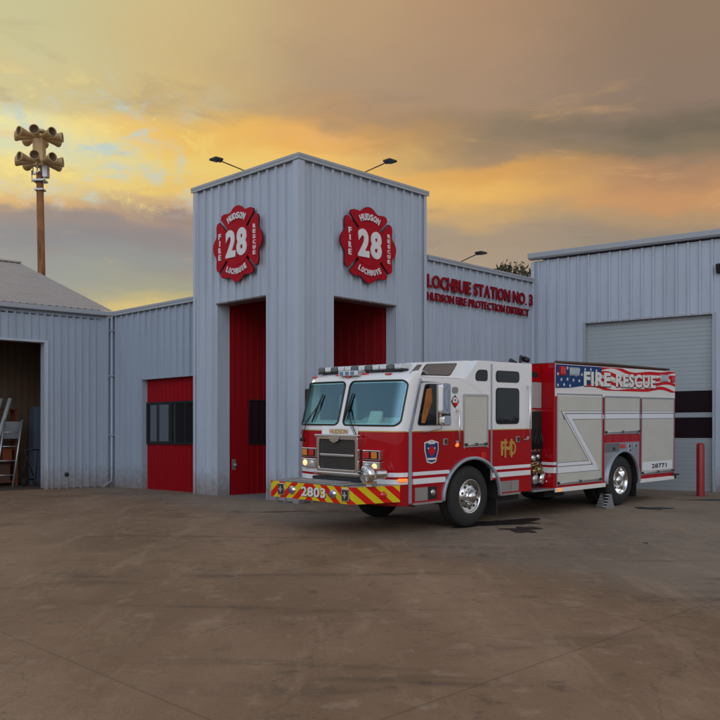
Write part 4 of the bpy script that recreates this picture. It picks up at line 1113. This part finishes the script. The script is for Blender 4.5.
# steps under the cab
b = MB(); b.box(-1.30,-.56,-.02,.35,.50,.535); b.build('cab_step', M_tread, tk)
b = MB(); b.box(-1.24,-.93,-.006,.0,.56,.78); b.build('step_well', M_tread, tk)
b = MB(); b.box(-.92,-.70,-.006,.0,.57,.78); sw_ = b.build('step_well', M_under, tk)
b = MB(); b.lathe([(.001,-.02),(.05,-.015),(.055,0)], (-.80,-.006,.68), (0,1,0), 16); b.build('fuel_cap', M_brush, sw_)
b = MB(); b.box(1.02,1.66,-.02,.35,.50,.535); b.build('cab_step', M_tread, tk)
b = MB(); b.box(1.06,1.38,-.006,.0,.56,.76); b.build('step_well', M_tread, tk)
b = MB(); b.box(1.39,1.62,-.006,.0,.56,.76); b.build('step_well', M_brush, tk)
b = MB(); b.box(-1.60,-1.44,-.03,.05,.895,.945); b.build('side_marker', M_lita, tk, .008)

# arch lips
def arch_lip(cx, cz, rx, rz, m, y0=-.05, y1=.02, t=.055):
    o_ = arc(cx,cz,rx+t,rz+t,180,0,32); i_ = arc(cx,cz,rx,rz,180,0,32)
    b = MB(); n = len(o_)
    for k in range(n-1):
        for (p, q) in ((o_, i_),):
            b.poly([S(*o_[k],y0), S(*o_[k+1],y0), S(*i_[k+1],y0), S(*i_[k],y0)], 0, True)
        b.poly([S(*o_[k],y0), S(*o_[k+1],y0), S(*o_[k+1],y1), S(*o_[k],y1)], 0, True)
        b.poly([S(*i_[k],y0), S(*i_[k+1],y0), S(*i_[k+1],y1), S(*i_[k],y1)], 0, True)
    b.poly([S(*o_[0],y0), S(*i_[0],y0), S(*i_[0],y1), S(*o_[0],y1)]); b.poly([S(*o_[-1],y0), S(*i_[-1],y0), S(*i_[-1],y1), S(*o_[-1],y1)])
    o = b.build('wheel_arch_trim', m, tk, .008, 2); return o
arch_lip(.24,.52,.76,.67,M_pillar)

# wheels
def make_wheel(dual=False):
    root = bpy.data.objects.new('wheel', None); COL.objects.link(root); root.parent = tk
    R = .54; Wd = .30
    b = MB()
    prof = [(.29,.0),(.30,-.012),(.36,-.022),(.44,-.018),(.50,.0),(.532,.03),(.54,.06)]
    for k in range(4):
        h0 = .065+k*.045
        prof += [(.54,h0),(.54,h0+.03),(.528,h0+.033),(.528,h0+.042)]
    prof += [(.54,.25),(.532,.27),(.50,.30),(.40,.31),(.29,.30)]
    b.lathe(prof, (0,0,0), (0,1,0), 64)
    t = b.build('tyre', M_tyre, root)
    if dual:
        b = MB(); b.lathe([(r, h+.33) for r, h in prof], (0,0,0), (0,1,0), 48); b.build('inner_tyre', M_tyre, root)
    b = MB()
    if not dual:
        b.lathe([(.298,.004),(.305,-.012),(.29,-.016),(.275,.0),(.262,.05),(.250,.075),(.235,.035),(.20,.005),(.175,-.012),(.14,-.02),(.105,-.02),(.10,-.05),(.085,-.09),(.05,-.105),(.001,-.107)], (0,0,0), (0,1,0), 48)
    else:
        b.lathe([(.298,.004),(.305,-.012),(.29,-.016),(.278,.0),(.262,.10),(.235,.17),(.20,.19),(.13,.19),(.12,.15),(.115,.04),(.10,.0),(.06,-.015),(.001,-.018)], (0,0,0), (0,1,0), 48)
    rim = b.build('rim', M_chrome, root)
    b = MB(); bd_ = MB()
    hy_ = -.012 if not dual else .185; hr = .14
    for k in range(10):
        a = 2*PI*k/10; nb_ = MB(); nb_.lathe([(.001,-.045),(.014,-.04),(.018,-.02),(.020,.0)], (math.cos(a)*hr,hy_,math.sin(a)*hr), (0,1,0), 8); nb_.build('lug_nut', M_brush, rim)
        a += PI/10; bd_.lathe([(.001,-.012),(.024,-.012),(.026,.0)], (math.cos(a)*.205,(.008 if not dual else .188),math.sin(a)*.205), (0,1,0), 12)
    bd_.build('hand_holes', M_black, rim)
    return root
wf_ = make_wheel(False); wf_.location = (.24,.05,.54)
w2 = copy_tree(wf_, tk); w2.location = (.24,2.45,.54); w2.rotation_euler = (0,0,PI)
wr = make_wheel(True); wr.location = (5.40,.05,.54)
w3 = copy_tree(wr, tk); w3.location = (5.40,2.45,.54); w3.rotation_euler = (0,0,PI)
b = MB(); b.box(1.02,1.05,.06,.42,.14,.62); b.build('mud_flap', M_black, tk); b = MB(); b.box(6.10,6.13,.06,.6,.14,.6); b.build('mud_flap', M_black, tk)
b = MB(); b.box(1.02,1.05,2.08,2.44,.14,.62); b.build('mud_flap', M_black, tk)

# chassis
b = MB()
b.box(-1.5,7.5,.78,.88,.62,.86); b.box(-1.5,7.5,1.62,1.72,.62,.86); b.tube([(.24,.35,.54),(.24,2.15,.54)], .07, 10); b.tube([(5.40,.5,.54),(5.40,2.0,.54)], .08, 10)
b.lathe([(.001,-.25),(.16,-.2),(.2,0),(.16,.2),(.001,.25)], (5.40,1.25,.54), (0,1,0), 20)
b.box(-.9,1.9,.9,1.6,.42,.7); b.box(2.1,2.7,.6,1.9,.40,.8); b.tube([(2.6,1.25,.52),(5.3,1.25,.55)], .06, 10); b.box(1.2,1.9,.2,.7,.36,.55); b.box(2.9,3.6,.3,.8,.32,.5)
b.build('chassis', M_under, tk)

# pump section between cab and body
pp = MB(); pp.box(2.06,2.76,.28,2.22,.50,2.90)
pump = pp.build('pump_house', M_tred, tk)
b = MB(); b.box(2.10,2.74,.268,.28,2.10,2.60); b.build('upper_panel', mat('pale_grey_panel', (.42,.40,.40), .4), pump)
b = MB(); b.box(2.10,2.74,.262,.28,1.30,2.02); b.build('control_recess', M_dark, pump)
b = MB(); b.box(2.06,2.75,.262,.28,2.03,2.07); b.box(2.06,2.75,.262,.28,1.25,1.29); b.build('panel_trim', M_brush, pump)
b = MB(); b.box(2.08,2.74,.266,.28,.55,1.24); gp = b.build('gauge_panel', M_frame, pump)
b = MB(); b.prism(rrect(2.42,2.62,2.70,2.80,.045), S, .265, .28); b.build('maker_badge', M_dark, pump)
rnd = random.Random(4)
for s, z, r in ((2.46,1.12,.07),(2.62,1.15,.05),(2.44,.93,.05),(2.64,.98,.06),(2.34,1.14,.05)):
    b = MB(); b.lathe([(.001,-.025),(r*.9,-.022),(r,-.0)], (s,.262,z), (0,1,0), 20); g1 = b.build('gauge', M_chrome, gp)
    b = MB(); b.lathe([(.001,-.030),(r*.75,-.029),(r*.78,-.02)], (s,.262,z), (0,1,0), 20); b.build('dial', M_lclr if z > 1 else M_black, gp)
for s, z, r, m in ((2.66,.72,.115,M_chrome),(2.40,.72,.10,M_brush),(2.52,.90,.06,M_brass),(2.34,.88,.05,M_brass)):
    b = MB(); b.lathe([(.001,-.13),(r*.7,-.13),(r,-.10),(r,-.04),(r*.8,-.03),(r*.8,0)], (s,.262,z), (0,1,0), 20)
    for k in range(3):
        a = k*2.09; b.box(-.02,.02,-.13,-.04,r-.01,r+.03, 0, Matrix.Translation((s,.262,z)) @ Matrix.Rotation(a,4,'Y'))
    b.build('hose_outlet', m, gp)
b = MB()
for k in range(9):
    s = 2.36+.045*k; z = 1.42+.05*math.sin(k*2.1); b.tube([(s,.258,z-.12),(s+rnd.uniform(-.03,.03),.22,z+.05),(s,.25,z+.22)], .010, 6)
b.build('control_levers', M_frame, pump)
b = MB()
for k in range(5): b.tube([(2.30,.22,1.02-.04*k),(2.50,.18,1.05-.05*k),(2.70,.22,.98-.04*k)], .016, 6)
b.build('plumbing', M_brass, pump)
b = MB(); b.box(2.06,2.76,-.02,.3,.50,.535); b.build('pump_step', M_tread, tk)
b = MB(); b.box(2.10,2.74,.9,1.6,2.90,3.02); b.tube([(2.2,.5,2.95),(2.6,.9,3.05)], .05, 8); b.tube([(2.15,.35,2.95),(2.3,.45,3.10),(2.5,.45,3.02)], .03, 8); b.lathe([(.001,-.06),(.05,-.05),(.06,.06),(.001,.07)], (2.42,.40,3.04), (0,1,.3), 12)
b.build('deck_gun', M_frame, tk)

# body box
bs_ = MB()
archR = arc(5.41,.50,.66,.66,180,0,28)
out_ = [(2.76,2.97),(2.76,.53),(4.75,.53)]+archR+[(6.07,.53),(7.79,.53),(7.79,2.97)]
bs_.prism(out_, S, 0, 2.5)
body = bs_.build('body_box', M_tred, tk, .012, 2)
wh = MB(); housing(wh, 5.41,.50,.655,.655,.004,.95); wh.build('wheel_housing', M_under, tk)
# light beige fascia above shutters
b = MB(); b.box(2.80,7.76,-.010,.0,2.33,2.965); fas = b.build('side_fascia', M_fwhite, body)
shutter('shutter', 2.87, 4.52, .58, 2.37, -.006, tk)
shutter('shutter', 4.64, 6.10, 1.55, 2.34, -.006, tk)
shutter('shutter', 6.20, 7.70, .62, 2.33, -.006, tk)
# panel above the rear wheel (stainless) with its arch cut
ar2 = arc(5.41,.50,.70,.70,180,0,28)
b = MB(); b.prism([(4.65,1.37),(4.65,.56)]+[(s,z) for s,z in ar2 if z > .56]+[(6.11,.56),(6.11,1.37)], S, -.008, .0); wp_ = b.build('wheel_panel', M_brush, tk)
b = MB(); b.box(4.66,5.25,-.012,-.008,1.17,1.36); b.build('panel_plate', mat('dark_steel_plate', (.22,.22,.23), .4, .6), wp_)
b = MB(); b.prism(rrect(5.30,5.48,1.24,1.33,.02), S, -.03, -.008); b.build('warning_lamp', M_lred, wp_, .006)
for s, z in ((5.68,1.28),(5.95,1.28),(5.70,1.18)):
    b = MB(); b.prism(rrect(s-.06,s+.06,z-.05,z+.05,.02), S, -.016, -.008); b.build('filler_door', M_chrome, wp_)
    b = MB(); b.box(s-.012,s+.012,-.026,-.016,z-.03,z+.03); b.build('latch', M_black, wp_)
b = MB(); b.lathe([(.001,-.03),(.03,-.028),(.04,-.008)], (5.02,0,1.24), (0,1,0), 14); b.build('latch', M_black, wp_)
arch_lip(5.41,.50,.66,.66,M_pillar,-.05,.02,.05)
# rub rails
for s0, s1 in ((2.80,4.66),(6.14,7.72)):
    b = MB(); b.box(s0,s1,-.035,.0,.45,.535); b.build('rub_rail', M_fwhite, tk, .006)
b = MB(); b.box(2.86,2.98,-.045,-.034,.47,.52); b.build('side_marker', M_lita, tk)
b = MB(); b.box(7.74,7.86,-.01,.04,.46,.56); b.tube([(7.6,-.05,.56),(7.9,-.05,.56)], .02, 6); b.build('rear_step', M_under, tk)
b = MB(); b.box(7.79,8.05,.1,2.4,.47,.52); b.build('tail_board', M_tread, tk)
# top rail
b = MB(); b.tube([(2.9,.06,3.01),(5.0,.06,3.03),(7.6,.06,3.01)], .022, 8); b.box(3.3,7.6,.12,2.3,2.97,3.02); b.build('hose_bed_cover', mat('tan_tarp', (.10,.075,.05), .8), tk)
# broad silver stripe across the shutters, with the Z return
def zpoly(pts, m=M_refl, y=-.014, name='stripe'):
    b = MB(); b.prism(pts, S, y, y+.004); b.build(name, m, tk)
M_edge = mat('stripe_edge', (.13,.12,.11), .5)
def LD(k, z): return (3.02+k+(2.035-z)*1.004, z)
YB, YF = -.0125, -.0150
for s0, s1, first in ((3.02,4.505,1),(4.655,6.085,0),(6.215,7.685,0)):
    zpoly([(s0+.1,1.872) if first else (s0,1.872),(s1,1.872),(s1,2.043),(s0-.01,2.043) if first else (s0,2.043)], M_edge, YB)
    zpoly([LD(.075,1.88) if first else (s0,1.88),(s1,1.88),(s1,1.982),LD(.075,1.982) if first else (s0,1.982)], M_refl, YF)
    zpoly([LD(0,2.0) if first else (s0,2.0),(s1,2.0),(s1,2.035),LD(0,2.035) if first else (s0,2.035)], M_refl, YF)
zpoly([LD(-.012,2.043),LD(.10,2.0),LD(.232,1.87),LD(.232,.812),LD(.08,.812),LD(-.012,.96)], M_edge, YB-.0005)
zpoly([LD(.0,2.0),LD(.055,2.0),LD(.055,.955),LD(.0,1.02)], M_refl, YF-.0003)
zpoly([LD(.075,1.95),LD(.075,1.88),LD(.22,1.88),LD(.22,.82),LD(.075,.94)], M_refl, YF-.0006)
zpoly([(2.885,.812),LD(.2,.812),LD(.05,1.03),(2.885,1.03)], M_edge, YB)
zpoly([(2.885,.955),LD(.03,.955),LD(.0,1.02),(2.885,1.02)], M_refl, YF)
zpoly([(2.885,.82),LD(.2,.82),LD(.075,.94),(2.885,.94)], M_refl, YF)
for s0, s1 in ((4.57,4.61),(6.13,6.17)): zpoly([(s0,1.88),(s1,1.88),(s1,1.965),(s0,1.965)], y=-.004)
# stripes wrapped on the front end of the body
for z0, z1 in ((.83,.94),(.985,1.04)):
    b = MB(); b.box(2.752,2.759,.0,.27,z0,z1); b.build('stripe', M_refl, body)
    stripe(z0,z1,2.765,2.85,M_refl,-.004,body)
b = MB(); b.box(2.752,2.762,.02,.26,1.10,2.9); b.build('corner_panel', M_tred, body)
# number plate strip
b = MB(); b.box(6.26,7.64,-.014,-.008,.71,.90); ns = b.build('number_strip', M_refl, tk)
me = fit_text('28771', .70, .10, .02, .001, 1.05)
put_mesh('numerals', me, M_black, ns, (7.02,-.018,.800), (1,0,0), (0,0,1))

# flag band
fb = MB()
FZ0, FZ1 = 2.47, 2.955; y = -.013
fb.box(2.80,7.76,y,-.009,FZ0,FZ1,2)
def strip(fn0, fn1, s0, s1, mi, yy, n=40):
    for k in range(n):
        a = s0+(s1-s0)*k/n; c = s0+(s1-s0)*(k+1)/n
        z = lambda f, s: max(FZ0, min(FZ1, f(s)))
        if z(fn1,a)-z(fn0,a) < .002 and z(fn1,c)-z(fn0,c) < .002: continue
        fb.poly([(a,yy,z(fn0,a)),(c,yy,z(fn0,c)),(c,yy,z(fn1,c)),(a,yy,z(fn1,a))], mi)
wave = lambda s: .05*math.sin((s-4.2)*2.3)+.03*math.sin((s-3)*4.1)
strip(lambda s: 2.86+wave(s), lambda s: 2.935+wave(s), 4.42, 7.76, 1, y-.001)
strip(lambda s: 2.715+wave(s+.25), lambda s: 2.80+wave(s+.25), 4.42, 7.76, 1, y-.001)
strip(lambda s: 2.59+wave(s+.5)*.9, lambda s: 2.66+wave(s+.5)*.9, 4.2, 7.76, 1, y-.001)
strip(lambda s: 2.47+wave(s+.8)*.8, lambda s: 2.54+wave(s+.8)*.9, 3.95, 7.76, 1, y-.001)
strip(lambda s: interp([(2.8,2.49),(3.3,2.50),(3.9,2.56),(4.3,2.66),(4.5,2.80)], s), lambda s: 2.955, 2.80, 4.5, 0, y-.003)
rs = random.Random(11)
for i in range(8):
    for j in range(4):
        s = 2.88+.215*i+(.12 if j % 2 else 0); z = 2.55+.11*j+.012*math.sin(i*1.7)
        zmin = interp([(2.8,2.49),(3.3,2.50),(3.9,2.56),(4.3,2.66),(4.5,2.80)], s)+.04
        if z < zmin or s > 4.4: continue
        pts = []
        for k in range(10):
            rr2 = .043 if k % 2 == 0 else .018; a = PI/2+2*PI*k/10; pts.append((s+rr2*math.cos(a), y-.005, z+rr2*math.sin(a)))
        fb.poly(pts, 2)
fl = fb.build('flag_graphic', [M_blue, M_fred, M_fwhite], fas, fixn=False)
for txt, s0, s1 in (('FIRE', 3.80, 4.84), ('RESCUE', 5.06, 6.80)):
    me = fit_text(txt, s1-s0, .30, .055, .001, 1.10); put_mesh('shadow_lettering', me, M_black, fas, ((s0+s1)/2+.022,-.0215,2.685), (1,0,0), (0,0,1))
    me = fit_text(txt, s1-s0, .29, .045, .001, 1.10); put_mesh('lettering', me, M_fwhite, fas, ((s0+s1)/2,-.026,2.70), (1,0,0), (0,0,1))
me = fit_text('AND', .13, .06, .008, .003); put_mesh('lettering', me, M_fwhite, fas, (4.95,-.024,2.70), (1,0,0), (0,0,1))
# lamps in the band
def band_lamp(s, z, ww, hh, m, bez=M_chrome, bars=0):
    b = MB(); b.prism(rrect(s-ww/2-.02,s+ww/2+.02,z-hh/2-.02,z+hh/2+.02,.02), S, -.035, -.012); o = b.build('band_lamp', bez, fas)
    b = MB(); b.prism(rrect(s-ww/2,s+ww/2,z-hh/2,z+hh/2,.015), S, -.048, -.035); b.build('lens', m, o, .005)
    
band_lamp(3.03,2.83,.17,.13,M_lred,M_fred)
band_lamp(3.45,2.83,.32,.12,M_lclr)
band_lamp(7.20,2.80,.36,.11,M_lclr)
band_lamp(7.62,2.78,.16,.10,M_lred,M_fred)
b = MB(); b.prism(circ(6.88,2.80,.025,12), S, -.03, -.015); b.build('emblem_dot', M_fwhite, fas)

# wheel chock
wc = empty('wheel_chock', TR @ Vector((4.80,-.12,0)), (0,0,math.atan2(.696,.718)), 'folded grey metal wheel chock on the ground before the rear wheel', 'chock')
b = MB()
b.prism([(-.26,0),(.06,0),(.06,.02),(-.05,.30),(-.09,.30),(-.26,.02)], lambda u,v,d:(u,d,v), 0, .02); b.prism([(-.26,0),(.06,0),(.06,.02),(-.05,.30),(-.09,.30),(-.26,.02)], lambda u,v,d:(u,d,v), .22, .24)
b.build('side_plate', M_steel, wc)
for k in range(5):
    z = .04+.06*k; b = MB(); b.tube([(-.24+.035*k,.02,z),(-.24+.035*k,.22,z)], .012, 6); b.tube([(.05-.022*k,.02,z),(.05-.022*k,.22,z)], .012, 6); b.build('rung', M_steel, wc)

# ------------------------------------------------------------ camera
cam = bpy.data.cameras.new('Camera'); co = bpy.data.objects.new('Camera', cam); COL.objects.link(co)
co.location = (0,0,1.548); co.rotation_euler = (PI/2,0,0)
cam.sensor_width = 36; cam.lens = 36*882/720; cam.shift_y = 74/720; cam.clip_end = 3000; cam.clip_start = .1
sc.camera = co

# ------------------------------------------------------------ sky
wd = bpy.data.worlds.new('World'); sc.world = wd; wd.use_nodes = True
nt = wd.node_tree; nt.nodes.clear(); N = nt.nodes.new; L = nt.links.new
def M(op, a, b=None, c=None, clamp=False):
    n = N('ShaderNodeMath'); n.operation = op; n.use_clamp = clamp
    for i, v in enumerate((a, b, c)):
        if v is None: continue
        if isinstance(v, (int, float)): n.inputs[i].default_value = v
        else: L(v, n.inputs[i])
    return n.outputs[0]
def SS(x, a, b, lo=0., hi=1.):
    n = N('ShaderNodeMapRange'); n.interpolation_type = 'SMOOTHSTEP'; n.inputs[1].default_value = a; n.inputs[2].default_value = b
    n.inputs[3].default_value = lo; n.inputs[4].default_value = hi; L(x, n.inputs[0]); return n.outputs[0]
def MX(a, b, f):
    n = N('ShaderNodeMixRGB')
    for i, v in ((1,a),(2,b)):
        if isinstance(v, tuple): n.inputs[i].default_value = v
        else: L(v, n.inputs[i])
    if isinstance(f, float): n.inputs[0].default_value = f
    else: L(f, n.inputs[0])
    return n.outputs[0]
tc = N('ShaderNodeTexCoord'); sp = N('ShaderNodeSeparateXYZ'); L(tc.outputs['Generated'], sp.inputs[0])
az0 = M('MULTIPLY', M('ARCTAN2', sp.outputs[0], sp.outputs[1]), 57.2958)
el0 = M('MULTIPLY', M('ARCSINE', sp.outputs[2]), 57.2958)
cmb = N('ShaderNodeCombineXYZ'); L(az0, cmb.inputs[0]); L(el0, cmb.inputs[1])
def wn(sx, sy, rot, detail, rough=.55, loc=(0,0,0), dist=0):
    mp = N('ShaderNodeMapping'); mp.inputs['Scale'].default_value = (sx,sy,1); mp.inputs['Rotation'].default_value = (0,0,math.radians(rot)); mp.inputs['Location'].default_value = loc
    L(cmb.outputs[0], mp.inputs[0]); n = N('ShaderNodeTexNoise'); n.inputs['Scale'].default_value = 1; n.inputs['Detail'].default_value = detail; n.inputs['Roughness'].default_value = rough; n.inputs['Distortion'].default_value = dist
    L(mp.outputs[0], n.inputs['Vector']); return n.outputs['Fac']
warp = wn(.09,.22,8,5); warp2 = wn(.12,.3,-5,5,.55,(20,9,0))
el = M('ADD', el0, M('MULTIPLY', M('SUBTRACT', warp, .5), 4.5))
az = M('ADD', az0, M('MULTIPLY', M('SUBTRACT', warp2, .5), 6))
elf = M('DIVIDE', el, 40., clamp=True)
def e_of(y, x): return math.degrees(math.atan((434-y)/math.hypot(882, x-360)))/40
def ramp(x, stops):
    n = N('ShaderNodeValToRGB'); n.color_ramp.interpolation = 'EASE'
    pts = sorted((max(0, min(1, e_of(y, x))), lin(c)) for y, c in stops)
    e = n.color_ramp.elements; e[0].position, e[0].color = pts[0]; e[1].position, e[1].color = pts[-1]
    for p, c in pts[1:-1]:
        k = e.new(p); k.color = c
    L(elf, n.inputs[0]); return n.outputs[0]
c1 = ramp(40, [(-120,(178,174,150)),(0,(190,184,138)),(100,(196,184,135)),(125,(222,212,150)),(150,(205,205,165)),(172,(224,204,128)),(192,(212,192,130)),(207,(205,165,105)),(216,(138,124,118)),(235,(122,122,126)),(275,(136,140,136)),(310,(160,152,125))])
c2 = ramp(172, [(-120,(178,164,132)),(0,(198,176,124)),(100,(196,170,116)),(130,(226,182,92)),(160,(224,196,108)),(185,(220,186,104)),(200,(190,155,115)),(211,(148,128,120)),(235,(132,124,124)),(262,(134,136,134)),(288,(150,148,126)),(300,(176,164,116)),(312,(214,186,104))])
c3 = ramp(330, [(-120,(165,145,118)),(0,(180,150,112)),(90,(170,142,110)),(118,(176,140,100)),(138,(222,164,84)),(158,(232,186,96)),(190,(224,178,100)),(240,(160,140,120))])
c4 = ramp(484, [(-120,(150,128,108)),(0,(170,136,104)),(100,(160,132,106)),(132,(138,118,94)),(158,(158,130,98)),(174,(208,154,82)),(194,(222,172,90)),(212,(196,158,102)),(232,(160,140,118)),(280,(166,146,124))])
c5 = ramp(646, [(-120,(125,110,98)),(0,(140,116,94)),(100,(136,114,96)),(128,(110,98,80)),(150,(126,110,88)),(174,(168,128,94)),(196,(190,140,94)),(214,(168,138,104)),(240,(142,128,112)),(290,(140,128,116))])
front = MX(c1, c2, SS(az, -21, -11)); front = MX(front, c3, SS(az, -13, -1)); front = MX(front, c4, SS(az, -3, 9)); front = MX(front, c5, SS(az, 7, 19))
# pale blue gaps and bright curls on the left, darker streaks elsewhere
cl = wn(.24,.40,18,10,.68,(3,1,0),.35); cl2 = wn(.10,.42,-4,8,.6,(7,4,0),.6)
mL = M('MULTIPLY', SS(az0, -6, -15), M('MULTIPLY', SS(el0, 12.8, 14.5), SS(el0, 23, 18)))
front = MX(front, lin((178,196,192)), M('MULTIPLY', SS(cl, .49, .66), M('MULTIPLY', mL, .9)))
front = MX(front, lin((236,212,120)), M('MULTIPLY', SS(cl, .47, .34), M('MULTIPLY', mL, .7)))
front = MX(front, lin((140,118,104)), M('MULTIPLY', SS(cl2, .54, .72), SS(el0, 17, 23, .45, .15)))
front = MX(front, lin((226,176,110)), M('MULTIPLY', SS(cl2, .46, .30), M('MULTIPLY', SS(el0, 7, 13), M('MULTIPLY', SS(el0, 23, 18), .35))))
# the rest of the sky: cool blue-grey with pale clouds
nb_ = wn(.045,.10,5,8,.6,(2,2,0),.5)
elb = M('DIVIDE', el0, 90., clamp=True)
rb2 = N('ShaderNodeValToRGB'); e = rb2.color_ramp.elements
e[0].position = 0; e[0].color = (.66,.68,.72,1); e[1].position = 1; e[1].color = (.17,.22,.32,1)
k = e.new(.18); k.color = (.86,.90,.98,1); k = e.new(.33); k.color = (.66,.76,.92,1); k = e.new(.55); k.color = (.26,.34,.48,1)
L(elb, rb2.inputs[0])
back = MX(rb2.outputs[0], (.95,.95,.95,1), SS(nb_, .54, .70, 0., .6))
side = SS(az0, -40, 40); back = MX(back, (0,0,0,1), M('MULTIPLY', side, .14)); back = MX(back, (.60,.52,.44,1), M('MULTIPLY', side, .30))
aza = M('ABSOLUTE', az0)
fill_lobe = M('MULTIPLY', SS(aza, 125, 172), M('MULTIPLY', SS(el0, 2, 14), SS(el0, 62, 34)))  # bright lobe added behind the camera to light the walls and ribs
vm = N('ShaderNodeVectorMath'); vm.operation = 'SCALE'; L(back, vm.inputs[0]); L(M('MULTIPLY_ADD', fill_lobe, 1.7, .88), vm.inputs['Scale']); back = vm.outputs[0]
vf = N('ShaderNodeVectorMath'); vf.operation = 'SCALE'; L(front, vf.inputs[0]); vf.inputs['Scale'].default_value = 1.06; front = vf.outputs[0]
mB = SS(aza, 34, 75); mU = SS(el0, 34, 60); mm = M('MAXIMUM', mB, mU)
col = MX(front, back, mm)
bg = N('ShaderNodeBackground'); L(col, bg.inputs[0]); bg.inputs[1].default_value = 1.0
sky = N('ShaderNodeTexSky'); sky.sky_type = 'NISHITA'; sky.sun_disc = False; sky.sun_elevation = math.radians(16); sky.sun_rotation = math.radians(-30)
bg2 = N('ShaderNodeBackground'); L(sky.outputs[0], bg2.inputs[0]); bg2.inputs[1].default_value = .003
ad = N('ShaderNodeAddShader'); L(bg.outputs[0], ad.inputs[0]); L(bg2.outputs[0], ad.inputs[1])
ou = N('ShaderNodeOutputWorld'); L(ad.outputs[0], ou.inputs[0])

sun = bpy.data.lights.new('sun', 'SUN'); so = bpy.data.objects.new('sun', sun); COL.objects.link(so)
sun.energy = .7; sun.angle = math.radians(18); sun.color = (1,.82,.66)
d = Vector((math.sin(math.radians(-30))*math.cos(math.radians(15)), math.cos(math.radians(-30))*math.cos(math.radians(15)), math.sin(math.radians(15))))
so.rotation_euler = (-d).to_track_quat('-Z','Y').to_euler()

sc.view_settings.view_transform = 'Standard'; sc.view_settings.look = 'None'; sc.view_settings.gamma = 1
sc.view_settings.exposure = 0; sc.view_settings.use_curve_mapping = False
sc.render.resolution_x = 1024; sc.render.resolution_y = 1024
